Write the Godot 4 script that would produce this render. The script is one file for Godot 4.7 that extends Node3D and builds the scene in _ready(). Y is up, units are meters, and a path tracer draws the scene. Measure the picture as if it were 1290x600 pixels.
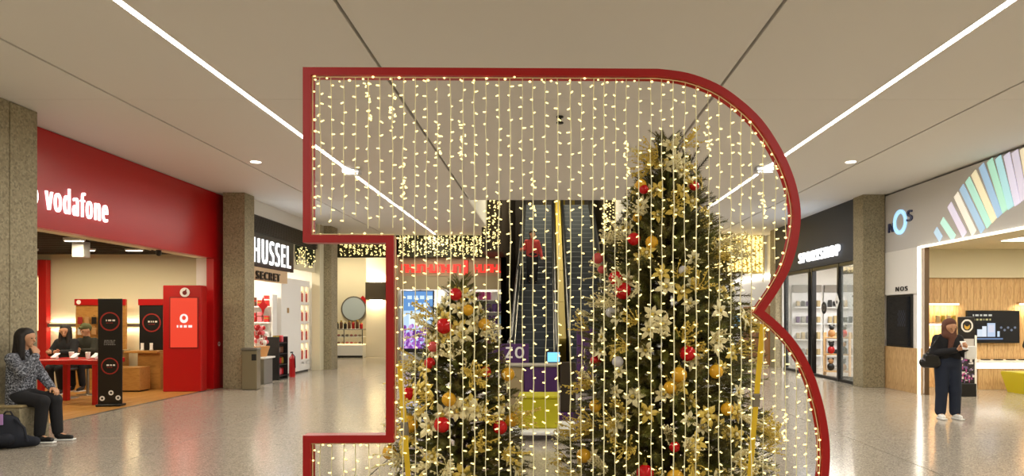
extends Node3D
# A shopping-mall concourse: a big red outlined letter hung with fairy lights, two Christmas trees behind it,
# shops along both sides and a pair of escalators at the far end.
# x runs across the concourse, y up, the camera looks along -z; V(x, y, d) takes the depth d in front of the camera.

var used := {}
var mats := {}
var bold: FontVariation
var plain: FontVariation

func V(x: float, y: float, d: float) -> Vector3:
	return Vector3(x, y, -d)

# ---------------------------------------------------------------- names and labels
func numbered(called: String) -> String:
	var n: int = used.get(called, 0)
	used[called] = n + 1
	return called if n == 0 else "%s_%03d" % [called, n]

func tag(o: Node3D, label: String, category: String, group := "") -> Node3D:
	o.set_meta("label", label)
	o.set_meta("category", category)
	if group != "":
		o.set_meta("group", group)
	return o

func thing(called: String, label: String, category: String, at := Vector3.ZERO, turn := 0.0, group := "") -> Node3D:
	var o := Node3D.new()
	o.name = numbered(called)
	add_child(o)
	o.position = at
	o.rotation.y = turn
	return tag(o, label, category, group)

func obj(called: String, mesh: Mesh, m: Material, parent: Node3D = null, at := Vector3.ZERO) -> MeshInstance3D:
	var o := MeshInstance3D.new()
	o.mesh = mesh
	o.material_override = m
	if parent == null:
		o.name = numbered(called)
		add_child(o)
	else:
		o.name = called
		parent.add_child(o, true)
	o.position = at
	return o

func struct(called: String, label := "", category := "") -> Node3D:
	var o := Node3D.new()
	o.name = numbered(called)
	add_child(o)
	o.set_meta("kind", "structure")
	if label != "":
		tag(o, label, category)
	return o

func copy_of(o: Node3D, label := "") -> Node3D:
	var base := String(o.name)
	if base.length() > 4 and base.substr(base.length() - 4, 1) == "_" and base.right(3).is_valid_int():
		base = base.left(base.length() - 4)
	var c: Node3D = o.duplicate()
	c.name = numbered(base)
	add_child(c)
	if label != "":
		c.set_meta("label", label)
	return c

# ---------------------------------------------------------------- shapes
func S() -> SurfaceTool:
	var st := SurfaceTool.new()
	st.begin(Mesh.PRIMITIVE_TRIANGLES)
	return st

func tri(st: SurfaceTool, a: Vector3, b: Vector3, c: Vector3, n: Vector3, ua := Vector2.ZERO, ub := Vector2.ZERO, uc := Vector2.ZERO) -> void:
	if (b - a).cross(c - a).dot(n) > 0.0:
		var t := b
		b = c
		c = t
		var u := ub
		ub = uc
		uc = u
	st.set_normal(n); st.set_uv(ua); st.add_vertex(a)
	st.set_normal(n); st.set_uv(ub); st.add_vertex(b)
	st.set_normal(n); st.set_uv(uc); st.add_vertex(c)

func quad(st: SurfaceTool, a: Vector3, b: Vector3, c: Vector3, d: Vector3, n: Vector3) -> void:
	tri(st, a, b, c, n, Vector2(0, 0), Vector2(1, 0), Vector2(1, 1))
	tri(st, a, c, d, n, Vector2(0, 0), Vector2(1, 1), Vector2(0, 1))

# a box with chamfered edges, from its centre and size
func box(st: SurfaceTool, at: Vector3, size: Vector3, c := 0.004, basis := Basis.IDENTITY) -> SurfaceTool:
	var h := size / 2.0
	c = minf(c, minf(h.x, minf(h.y, h.z)) * 0.45)
	for ax in 3:
		var u := (ax + 1) % 3
		var v := (ax + 2) % 3
		for s in [-1.0, 1.0]:
			var p := []
			for q in [[-1.0, -1.0], [1.0, -1.0], [1.0, 1.0], [-1.0, 1.0]]:
				var w := Vector3.ZERO
				w[ax] = h[ax] * s
				w[u] = (h[u] - c) * q[0]
				w[v] = (h[v] - c) * q[1]
				p.append(at + basis * w)
			var n := Vector3.ZERO
			n[ax] = s
			quad(st, p[0], p[1], p[2], p[3], basis * n)
		if c > 0.0005:
			for s in [[-1.0, -1.0], [1.0, -1.0], [1.0, 1.0], [-1.0, 1.0]]:
				var e := []
				for k in [[-1.0, 0], [1.0, 0], [1.0, 1], [-1.0, 1]]:
					var w := Vector3.ZERO
					w[ax] = (h[ax] - c) * k[0]
					w[u] = (h[u] - (c if k[1] == 0 else 0.0)) * s[0]
					w[v] = (h[v] - (c if k[1] == 1 else 0.0)) * s[1]
					e.append(at + basis * w)
				var n := Vector3.ZERO
				n[u] = s[0]
				n[v] = s[1]
				quad(st, e[0], e[1], e[2], e[3], basis * n.normalized())
	return st

# a box between two corners given as (x, y, depth)
func span(st: SurfaceTool, x0: float, x1: float, y0: float, y1: float, d0: float, d1: float, c := 0.004) -> SurfaceTool:
	return box(st, Vector3((x0 + x1) / 2, (y0 + y1) / 2, -(d0 + d1) / 2), Vector3(absf(x1 - x0), absf(y1 - y0), absf(d1 - d0)), c)

func span_obj(called: String, m: Material, parent: Node3D, x0: float, x1: float, y0: float, y1: float, d0: float, d1: float, c := 0.004) -> MeshInstance3D:
	return obj(called, span(S(), x0, x1, y0, y1, d0, d1, c).commit(), m, parent)

func ring_frame(dir: Vector3) -> Array:
	var d := dir.normalized()
	var up := Vector3.UP if absf(d.y) < 0.9 else Vector3.RIGHT
	var a := up.cross(d).normalized()
	return [a, d.cross(a)]

func tube(st: SurfaceTool, pts: Array, r: float, segs := 6, r_end := -1.0) -> SurfaceTool:
	var rings := []
	for i in pts.size():
		var dir: Vector3 = pts[mini(i + 1, pts.size() - 1)] - pts[maxi(i - 1, 0)]
		var f := ring_frame(dir)
		var rr := r if r_end < 0.0 else lerpf(r, r_end, float(i) / (pts.size() - 1))
		var ring := []
		for k in segs:
			var t := TAU * k / segs
			var n: Vector3 = f[0] * cos(t) + f[1] * sin(t)
			ring.append([pts[i] + n * rr, n])
		rings.append(ring)
	for i in pts.size() - 1:
		for k in segs:
			var a = rings[i][k]
			var b = rings[i][(k + 1) % segs]
			var c = rings[i + 1][(k + 1) % segs]
			var d = rings[i + 1][k]
			smooth_quad(st, a, b, c, d)
	for e in [0, pts.size() - 1]:
		var n: Vector3 = (pts[0] - pts[1]) if e == 0 else (pts[-1] - pts[-2])
		for k in range(1, segs - 1):
			tri(st, rings[e][0][0], rings[e][k][0], rings[e][k + 1][0], n.normalized())
	return st

func smooth_quad(st: SurfaceTool, a, b, c, d) -> void:
	var n: Vector3 = a[1] + b[1] + c[1] + d[1]
	for t in [[a, b, c], [a, c, d]]:
		var flip: bool = (t[1][0] - t[0][0]).cross(t[2][0] - t[0][0]).dot(n) > 0.0
		for k in ([0, 2, 1] if flip else [0, 1, 2]):
			st.set_normal(t[k][1]); st.set_uv(Vector2.ZERO); st.add_vertex(t[k][0])

# a profile of (radius, height) points turned round the y axis
func lathe(st: SurfaceTool, prof: Array, segs := 16, xf := Transform3D.IDENTITY) -> SurfaceTool:
	for i in prof.size() - 1:
		var p: Vector2 = prof[i]
		var q: Vector2 = prof[i + 1]
		if p.is_equal_approx(q):
			continue
		var n2 := Vector2(q.y - p.y, -(q.x - p.x)).normalized()
		for k in segs:
			var t0 := TAU * k / segs
			var t1 := TAU * (k + 1) / segs
			var f := func(pt: Vector2, t: float) -> Array:
				return [xf * Vector3(pt.x * cos(t), pt.y, pt.x * sin(t)), (xf.basis * Vector3(n2.x * cos(t), n2.y, n2.x * sin(t))).normalized()]
			smooth_quad(st, f.call(p, t0), f.call(p, t1), f.call(q, t1), f.call(q, t0))
	return st

func ball(st: SurfaceTool, at: Vector3, r: Vector3, segs := 14) -> SurfaceTool:
	var rows := segs / 2
	var grid := []
	for i in rows + 1:
		var row := []
		var b := PI * i / rows
		for k in segs + 1:
			var t := TAU * k / segs
			var n := Vector3(sin(b) * cos(t), cos(b), sin(b) * sin(t))
			row.append([at + n * r, (n / r).normalized()])
		grid.append(row)
	for i in rows:
		for k in segs:
			smooth_quad(st, grid[i][k], grid[i][k + 1], grid[i + 1][k + 1], grid[i + 1][k])
	return st

# a flat outline in x, y with thickness t along z, front face at z = 0
func plate(st: SurfaceTool, poly: PackedVector2Array, t: float, xf := Transform3D.IDENTITY) -> SurfaceTool:
	var idx := Geometry2D.triangulate_polygon(poly)
	var nz := xf.basis * Vector3.BACK
	for i in range(0, idx.size(), 3):
		var a := poly[idx[i]]
		var b := poly[idx[i + 1]]
		var c := poly[idx[i + 2]]
		tri(st, xf * Vector3(a.x, a.y, 0), xf * Vector3(b.x, b.y, 0), xf * Vector3(c.x, c.y, 0), nz)
		tri(st, xf * Vector3(a.x, a.y, -t), xf * Vector3(b.x, b.y, -t), xf * Vector3(c.x, c.y, -t), -nz)
	var cw := -1.0 if Geometry2D.is_polygon_clockwise(poly) else 1.0
	for i in poly.size():
		var a := poly[i]
		var b := poly[(i + 1) % poly.size()]
		var n := xf.basis * Vector3((b.y - a.y) * cw, -(b.x - a.x) * cw, 0).normalized()
		quad(st, xf * Vector3(a.x, a.y, 0), xf * Vector3(b.x, b.y, 0), xf * Vector3(b.x, b.y, -t), xf * Vector3(a.x, a.y, -t), n)
	return st

func disc(r0: float, r1: float, t: float, segs := 24) -> ArrayMesh:
	var st := S()
	for k in segs:
		var a := TAU * k / segs
		var b := TAU * (k + 1) / segs
		var u := Vector3(cos(a), sin(a), 0)
		var w := Vector3(cos(b), sin(b), 0)
		var z := Vector3(0, 0, -t)
		quad(st, u * r0, w * r0, w * r1, u * r1, Vector3.BACK)
		quad(st, u * r1, w * r1, w * r1 + z, u * r1 + z, (u + w).normalized())
		if r0 > 0.0:
			quad(st, u * r0, w * r0, w * r0 + z, u * r0 + z, -(u + w).normalized())
	return st.commit()

func lettering(text: String, height: float, width: float, depth: float, m: Material, parent: Node3D, at: Vector3, turn: float, called := "lettering", font: Font = null) -> MeshInstance3D:
	var t := TextMesh.new()
	t.text = text
	t.font = font if font else bold
	t.font_size = 96
	t.pixel_size = 0.01
	t.depth = depth
	t.curve_step = 1.0
	var a := t.get_aabb()
	t.pixel_size = 0.01 * height / a.size.y
	a = t.get_aabb()
	var o := obj(called, t, m, parent, at)
	o.rotation.y = turn
	o.scale = Vector3(width / a.size.x, 1, 1)
	return o

func transform_mesh(o: Node3D, at: Vector3, turn: float) -> void:
	o.position = at
	o.rotation.y = turn

# ---------------------------------------------------------------- materials
func mat(called: String, c: Color, rough := 0.6, metal := 0.0) -> StandardMaterial3D:
	if mats.has(called):
		return mats[called]
	var m := StandardMaterial3D.new()
	m.resource_name = called
	m.albedo_color = c
	m.roughness = rough
	m.metallic = metal
	mats[called] = m
	return m

func c8(r: int, g: int, b: int) -> Color:
	return Color(r / 255.0, g / 255.0, b / 255.0)

func glow(called: String, c: Color, energy: float) -> StandardMaterial3D:
	var m := mat(called, c, 0.4)
	m.emission_enabled = true
	m.emission = c
	m.emission_energy_multiplier = energy
	return m

func noise_tex(kind: int, freq: float, colors: Array, offsets: Array, size := 512, octaves := 1, s := 1) -> NoiseTexture2D:
	var n := FastNoiseLite.new()
	n.noise_type = kind
	n.frequency = freq
	n.seed = s
	n.fractal_type = FastNoiseLite.FRACTAL_FBM if octaves > 1 else FastNoiseLite.FRACTAL_NONE
	n.fractal_octaves = octaves
	if kind == FastNoiseLite.TYPE_CELLULAR:
		n.cellular_return_type = FastNoiseLite.RETURN_CELL_VALUE
	var g := Gradient.new()
	g.colors = PackedColorArray(colors)
	g.offsets = PackedFloat32Array(offsets)
	var t := NoiseTexture2D.new()
	t.width = size
	t.height = size
	t.seamless = true
	t.noise = n
	t.color_ramp = g
	return t

func textured(called: String, tex: Texture2D, per_metre: Vector3, rough: float, tint := Color.WHITE) -> StandardMaterial3D:
	var m := mat(called, tint, rough)
	m.albedo_texture = tex
	m.uv1_triplanar = true
	m.uv1_world_triplanar = true
	m.uv1_scale = per_metre
	return m

func picture(called: String, img: Image, light := 0.0, rough := 0.4) -> StandardMaterial3D:
	var m := mat(called, Color.WHITE, rough)
	m.albedo_texture = ImageTexture.create_from_image(img)
	if light > 0.0:
		m.albedo_color = Color(0.03, 0.03, 0.03)
		m.emission_enabled = true
		m.emission = Color.BLACK
		m.emission_texture = m.albedo_texture
		m.emission_energy_multiplier = light
	return m

func blank(w: int, h: int, c: Color) -> Image:
	var im := Image.create(w, h, false, Image.FORMAT_RGB8)
	im.fill(c)
	return im

func dot(im: Image, cx: float, cy: float, r0: float, r1: float, c: Color) -> void:
	for y in range(maxi(0, int(cy - r1)), mini(im.get_height(), int(cy + r1) + 1)):
		for x in range(maxi(0, int(cx - r1)), mini(im.get_width(), int(cx + r1) + 1)):
			var q := Vector2(x - cx, y - cy).length()
			if q <= r1 and q >= r0:
				im.set_pixel(x, y, c)

# rows of unreadable small print
func print_rows(im: Image, x: int, y: int, w: int, rows: int, c: Color, rng: RandomNumberGenerator, size := 4) -> void:
	for r in rows:
		var at := x + rng.randi_range(0, w / 8)
		while at < x + w - w / 10:
			var l := rng.randi_range(size / 2, size * 2)
			im.fill_rect(Rect2i(at, y + r * size * 2, l, size), c)
			at += l + size / 2 + 1

# a picture facing +z, w by h, centred
func sheet(w: float, h: float) -> ArrayMesh:
	var st := S()
	quad(st, Vector3(-w / 2, h / 2, 0), Vector3(w / 2, h / 2, 0), Vector3(w / 2, -h / 2, 0), Vector3(-w / 2, -h / 2, 0), Vector3.BACK)
	return st.commit()

# ---------------------------------------------------------------- lights
func area_light(at: Vector3, size: Vector2, facing: Vector3, c: Color, energy: float, parent: Node3D = null) -> void:
	var l := AreaLight3D.new()
	l.name = "area_light"
	(self as Node3D if parent == null else parent).add_child(l, true)
	l.area_size = size
	l.area_normalize_energy = true
	l.light_color = c
	l.light_energy = energy
	l.area_range = 60.0
	l.shadow_enabled = true
	var z := -facing.normalized()
	var x := Vector3.RIGHT if absf(z.x) < 0.9 else Vector3.BACK
	var y := z.cross(x).normalized()
	x = y.cross(z).normalized()
	l.transform = Transform3D(Basis(x, y, z), at)

# ---------------------------------------------------------------- figures: capsules joined by a smooth minimum and meshed as surface nets
# each bone: [from, to, radius, radius at the end, blend] and maybe a stretch about its start
func blob(st: SurfaceTool, bones: Array, cell: float) -> SurfaceTool:
	var lo := Vector3(1e9, 1e9, 1e9)
	var hi := -lo
	for b in bones:
		var s: Vector3 = b[5] if b.size() > 5 else Vector3.ONE
		var m: float = maxf(b[2], b[3]) * maxf(s.x, maxf(s.y, s.z)) + b[4] + 2.0 * cell
		for p in [b[0], b[1]]:
			lo = lo.min(p - Vector3.ONE * m)
			hi = hi.max(p + Vector3.ONE * m)
	var n := Vector3i(((hi - lo) / cell).ceil()) + Vector3i.ONE
	var sy := n.x
	var sz := n.x * n.y
	var f := PackedFloat32Array()
	f.resize(n.x * n.y * n.z)
	f.fill(1.0)
	for b in bones:
		var s: Vector3 = b[5] if b.size() > 5 else Vector3.ONE
		var k: float = b[4]
		var ra: float = b[2]
		var rb: float = b[3]
		var a: Vector3 = b[0]
		var e: Vector3 = (b[1] - a) / s
		var ll := maxf(e.length_squared(), 1e-9)
		var least := minf(s.x, minf(s.y, s.z))
		var m := maxf(ra, rb) * maxf(s.x, maxf(s.y, s.z)) + k + 1.5 * cell
		var p0 := Vector3i(((a.min(b[1]) - Vector3.ONE * m - lo) / cell).floor()).clamp(Vector3i.ZERO, n - Vector3i.ONE)
		var p1 := Vector3i(((a.max(b[1]) + Vector3.ONE * m - lo) / cell).ceil()).clamp(Vector3i.ZERO, n - Vector3i.ONE)
		for z in range(p0.z, p1.z + 1):
			for y in range(p0.y, p1.y + 1):
				var row := z * sz + y * sy
				for x in range(p0.x, p1.x + 1):
					var q := (lo + Vector3(x, y, z) * cell - a) / s
					var t := clampf(q.dot(e) / ll, 0.0, 1.0)
					var d := ((q - e * t).length() - lerpf(ra, rb, t)) * least
					var o := f[row + x]
					var h := maxf(k - absf(d - o), 0.0) / k
					f[row + x] = minf(d, o) - h * h * k * 0.25
	var at := {}
	var points := PackedVector3Array()
	var corner := [0, 1, sy, sy + 1, sz, sz + 1, sz + sy, sz + sy + 1]
	var offs := [Vector3(0, 0, 0), Vector3(1, 0, 0), Vector3(0, 1, 0), Vector3(1, 1, 0), Vector3(0, 0, 1), Vector3(1, 0, 1), Vector3(0, 1, 1), Vector3(1, 1, 1)]
	var edges := [[0, 1], [2, 3], [4, 5], [6, 7], [0, 2], [1, 3], [4, 6], [5, 7], [0, 4], [1, 5], [2, 6], [3, 7]]
	for z in n.z - 1:
		for y in n.y - 1:
			var i := z * sz + y * sy
			for x in n.x - 1:
				var in0 := f[i] < 0.0
				if (f[i + 1] < 0.0) != in0 or (f[i + sy] < 0.0) != in0 or (f[i + sy + 1] < 0.0) != in0 or (f[i + sz] < 0.0) != in0 or (f[i + sz + 1] < 0.0) != in0 or (f[i + sz + sy] < 0.0) != in0 or (f[i + sz + sy + 1] < 0.0) != in0:
					var sum := Vector3.ZERO
					var c := 0
					for ed in edges:
						var va := f[i + corner[ed[0]]]
						var vb := f[i + corner[ed[1]]]
						if (va < 0.0) != (vb < 0.0):
							sum += offs[ed[0]].lerp(offs[ed[1]], va / (va - vb))
							c += 1
					at[i] = points.size()
					points.append(lo + (Vector3(x, y, z) + sum / c) * cell)
				i += 1
	var normals := PackedVector3Array()
	normals.resize(points.size())
	var faces := PackedInt32Array()
	for i in at:
		var axes := [[1, sy, sz], [sy, sz, 1], [sz, 1, sy]]
		for ax in axes:
			if i + ax[0] < f.size() and (f[i] < 0.0) != (f[i + ax[0]] < 0.0):
				if not (at.has(i - ax[1]) and at.has(i - ax[2]) and at.has(i - ax[1] - ax[2])):
					continue
				var q := [at[i], at[i - ax[1]], at[i - ax[1] - ax[2]], at[i - ax[2]]]
				if f[i] < 0.0:
					q.reverse()
				for t in [[0, 1, 2], [0, 2, 3]]:
					var a: int = q[t[0]]
					var b: int = q[t[1]]
					var c: int = q[t[2]]
					var nn := (points[c] - points[a]).cross(points[b] - points[a])
					for v in [a, b, c]:
						normals[v] += nn
						faces.append(v)
	for v in faces:
		st.set_normal(normals[v].normalized())
		st.set_uv(Vector2.ZERO)
		st.add_vertex(points[v])
	return st

# palm and five fingers: w wrist, f towards the fingers, o out of the palm, thumb side s, curl 0..1
func hand(st: SurfaceTool, w: Vector3, f: Vector3, o: Vector3, s: Vector3, curl: float, k := 1.0) -> void:
	f = f.normalized()
	o = (o - f * o.dot(f)).normalized()
	s = (s - f * s.dot(f) - o * s.dot(o)).normalized()
	var bones := []
	for i in 4:
		var side := s * (0.027 - 0.018 * i) * k
		var root: Vector3 = w + f * (0.078 if i in [1, 2] else 0.072) * k + side
		bones.append([w + side * 0.6, root, 0.016 * k, 0.012 * k, 0.012])
		var l: float = [0.04, 0.046, 0.042, 0.033][i] * k
		var p := root
		var a := 0.0
		for j in 3:
			a += curl * [0.7, 0.9, 0.6][j] + 0.12
			var q: Vector3 = p + (f * cos(a) + o * sin(a)) * l * [1.0, 0.7, 0.55][j]
			bones.append([p, q, (0.0095 - 0.0008 * j) * k, (0.0088 - 0.0008 * j) * k, 0.004])
			p = q
	var b0 := w + f * 0.02 * k + s * 0.018 * k
	var b1 := b0 + (f * 0.6 + s * 0.7 + o * 0.35).normalized() * 0.045 * k
	var b2 := b1 + (f * 0.85 + s * 0.25 + o * (0.3 + 0.4 * curl)).normalized() * 0.034 * k
	bones.append([b0, b1, 0.015 * k, 0.0115 * k, 0.01])
	bones.append([b1, b2, 0.011 * k, 0.009 * k, 0.004])
	blob(st, bones, 0.005)

# the whole figure; p holds its joints in its own axes (+z is where it faces)
func person(t: Node3D, p: Dictionary, skin: Material, cell := 0.016) -> void:
	var st := S()
	var up: Vector3 = (p.neck - p.pelvis).normalized()
	var rt := Vector3.RIGHT
	var bones := []
	for s in [-1.0, 1.0]:
		bones.append([p.chest + rt * 0.07 * s, p.pelvis + rt * 0.06 * s + up * 0.05, 0.085, 0.08, 0.05])
		bones.append([p.pelvis + rt * 0.06 * s, p.pelvis + rt * 0.085 * s, 0.09, 0.085, 0.05])
	bones.append([p.sh_l, p.sh_r, 0.05, 0.05, 0.06])
	bones.append([p.neck - up * 0.03, p.head - (p.head - p.neck) * 0.3, 0.047, 0.045, 0.03])
	for s in ["_l", "_r"]:
		bones.append([p["sh" + s], p["el" + s], 0.045, 0.036, 0.02])
		bones.append([p["el" + s], p["wr" + s], 0.036, 0.025, 0.02])
		bones.append([p["hip" + s], p["kn" + s], 0.078, 0.052, 0.03])
		bones.append([p["kn" + s], p["an" + s], 0.05, 0.034, 0.02])
		bones.append([p["an" + s], p["toe" + s], 0.032, 0.024, 0.015])
	blob(st, bones, cell)
	var fw: Vector3 = p.look.normalized()
	var hu := (Vector3.UP - fw * fw.y).normalized()
	var hs := hu.cross(fw)
	var c: Vector3 = p.head
	var face := [
		[c + hu * 0.03 - fw * 0.012, c + hu * 0.025 + fw * 0.012, 0.084, 0.08, 0.02],
		[c - hu * 0.02 + fw * 0.02, c - hu * 0.07 + fw * 0.05, 0.062, 0.036, 0.03],
		[c + hu * 0.012 + fw * 0.088, c - hu * 0.028 + fw * 0.104, 0.008, 0.013, 0.01],
		[c - hu * 0.056 + fw * 0.084 - hs * 0.014, c - hu * 0.056 + fw * 0.084 + hs * 0.014, 0.008, 0.008, 0.008],
		[c - hu * 0.05 - fw * 0.02, c - hu * 0.12 - fw * 0.025, 0.05, 0.045, 0.03]]
	for s in [-1.0, 1.0]:
		face.append([c + hs * 0.03 * s + hu * 0.026 + fw * 0.078, c + hs * 0.045 * s + hu * 0.024 + fw * 0.066, 0.01, 0.01, 0.008])
		face.append([c + hs * 0.084 * s + hu * 0.02, c + hs * 0.086 * s - hu * 0.02, 0.012, 0.01, 0.006])
	blob(st, face, 0.008)
	for s in ["_l", "_r"]:
		var f: Vector3 = p["wr" + s] - p["el" + s]
		hand(st, p["wr" + s], p.get("hand" + s, f), p.get("palm" + s, Vector3.BACK), p.get("thumb" + s, Vector3.UP), p.get("curl" + s, 0.5))
	var body := obj("body", st.commit(), skin, t)
	var eyes := S()
	for s in [-1.0, 1.0]:
		ball(eyes, c + hs * 0.033 * s + hu * 0.006 + fw * 0.083, Vector3(0.011, 0.007, 0.009), 8)
	obj("eyes", eyes.commit(), mat("eye_dark", c8(30, 22, 18), 0.3), body)

func garment(called: String, bones: Array, m: Material, t: Node3D, cell := 0.016) -> MeshInstance3D:
	return obj(called, blob(S(), bones, cell).commit(), m, t)

# ================================================================ the scene
func _ready() -> void:
	var cam := Camera3D.new()
	cam.name = "camera"
	add_child(cam)
	cam.position = Vector3(0, 1.6, 0)
	cam.projection = Camera3D.PROJECTION_FRUSTUM
	cam.near = 0.1
	cam.far = 200.0
	cam.size = 0.1 * 600.0 / 860.0
	cam.frustum_offset = Vector2(-0.1 * 45.0 / 860.0, 0.1 * 100.0 / 860.0)
	cam.current = true
	var env := Environment.new()
	env.background_mode = Environment.BG_COLOR
	env.background_color = Color(0.02, 0.02, 0.025)
	env.tonemap_mode = Environment.TONE_MAPPER_LINEAR
	env.tonemap_exposure = 1.15
	env.sdfgi_enabled = true
	env.ssao_enabled = true
	env.ssil_enabled = true
	var we := WorldEnvironment.new()
	we.name = "world_environment"
	we.environment = env
	add_child(we)
	bold = letter_font(700, 7)
	plain = letter_font(400, 10)

	make_materials()
	concourse()
	red_shop()
	sweet_shop()
	white_shop()
	glass_shop()
	far_end()
	escalators()
	christmas_trees()
	big_letter()
	play_corner()
	people()

func letter_font(weight: int, spacing: int) -> FontVariation:
	var f := SystemFont.new()
	f.font_names = PackedStringArray(["Droid Sans"])
	f.font_weight = weight
	var v := FontVariation.new()
	v.base_font = f
	v.spacing_glyph = spacing
	return v

func make_materials() -> void:
	var CELL := FastNoiseLite.TYPE_CELLULAR
	var SIM := FastNoiseLite.TYPE_SIMPLEX_SMOOTH
	var fl := textured("terrazzo", noise_tex(CELL, 0.16, [c8(160, 151, 137), c8(184, 175, 161), c8(148, 139, 125), c8(200, 191, 177), c8(130, 121, 109), c8(174, 165, 151)], [0.0, 0.2, 0.4, 0.6, 0.8, 1.0], 1024), Vector3.ONE * 0.55, 0.16)
	fl.detail_enabled = false
	textured("aggregate", noise_tex(CELL, 0.11, [c8(142, 131, 104), c8(158, 148, 120), c8(126, 116, 92), c8(150, 139, 112), c8(166, 156, 128)], [0.0, 0.25, 0.5, 0.75, 1.0], 512), Vector3.ONE * 0.7, 0.75)
	textured("oak", noise_tex(SIM, 0.012, [c8(196, 158, 108), c8(214, 180, 130), c8(186, 146, 98), c8(222, 190, 142)], [0.0, 0.4, 0.6, 1.0], 512, 4), Vector3(3.0, 0.35, 3.0), 0.55)
	textured("shop_wood", noise_tex(SIM, 0.012, [c8(164, 114, 54), c8(184, 134, 70), c8(152, 104, 48)], [0.0, 0.5, 1.0], 512, 4, 3), Vector3(0.4, 2.0, 2.4), 0.35)
	textured("knit", noise_tex(SIM, 0.05, [c8(26, 28, 34), c8(40, 42, 50), c8(150, 154, 164), c8(60, 62, 72), c8(170, 174, 184)], [0.0, 0.42, 0.5, 0.56, 0.7], 256, 3, 5), Vector3.ONE * 2.6, 0.95)
	mat("ceiling_paint", c8(226, 222, 216), 0.7)
	mat("deck_concrete", c8(150, 148, 144), 0.8)
	mat("joint", c8(60, 54, 46), 0.8)
	mat("signal_red", c8(176, 12, 16), 0.32)
	mat("letter_red", c8(172, 4, 10), 0.4)
	mat("cream_wall", c8(214, 206, 178), 0.7)
	mat("white_wall", c8(236, 234, 230), 0.6)
	mat("grey_fascia", c8(206, 204, 202), 0.5)
	mat("navy_fascia", c8(20, 30, 48), 0.6)
	mat("black", c8(16, 16, 18), 0.4)
	mat("black_metal", c8(26, 26, 28), 0.35, 0.4)
	mat("steel", c8(150, 148, 142), 0.32, 0.9)
	mat("bronze", c8(52, 42, 30), 0.5, 0.2)
	mat("gold_panel", c8(150, 130, 40), 0.7)
	mat("white_plastic", c8(240, 240, 238), 0.35)
	mat("purple", c8(74, 34, 96), 0.5)
	mat("lime", c8(190, 182, 20), 0.5)
	mat("taupe", c8(164, 146, 108), 0.6)
	mat("white_paint", c8(246, 246, 244), 0.4)
	glow("led_white", Color(1.0, 0.97, 0.92), 6.0)
	glow("led_sign", Color(1.0, 1.0, 1.0), 1.3)
	glow("downlight_glow", Color(1.0, 0.96, 0.88), 5.0)
	glow("fairy_bulb", Color(1.0, 0.91, 0.6), 1.9)
	glow("net_bulb", Color(1.0, 0.92, 0.64), 1.1)
	glow("frame_light", Color(1.0, 0.97, 0.9), 1.5)
	glow("warm_panel", Color(1.0, 0.88, 0.66), 1.3)
	var g := mat("pane_glass", Color(0.9, 0.95, 0.95, 0.08), 0.03)
	g.transparency = BaseMaterial3D.TRANSPARENCY_ALPHA

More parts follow.
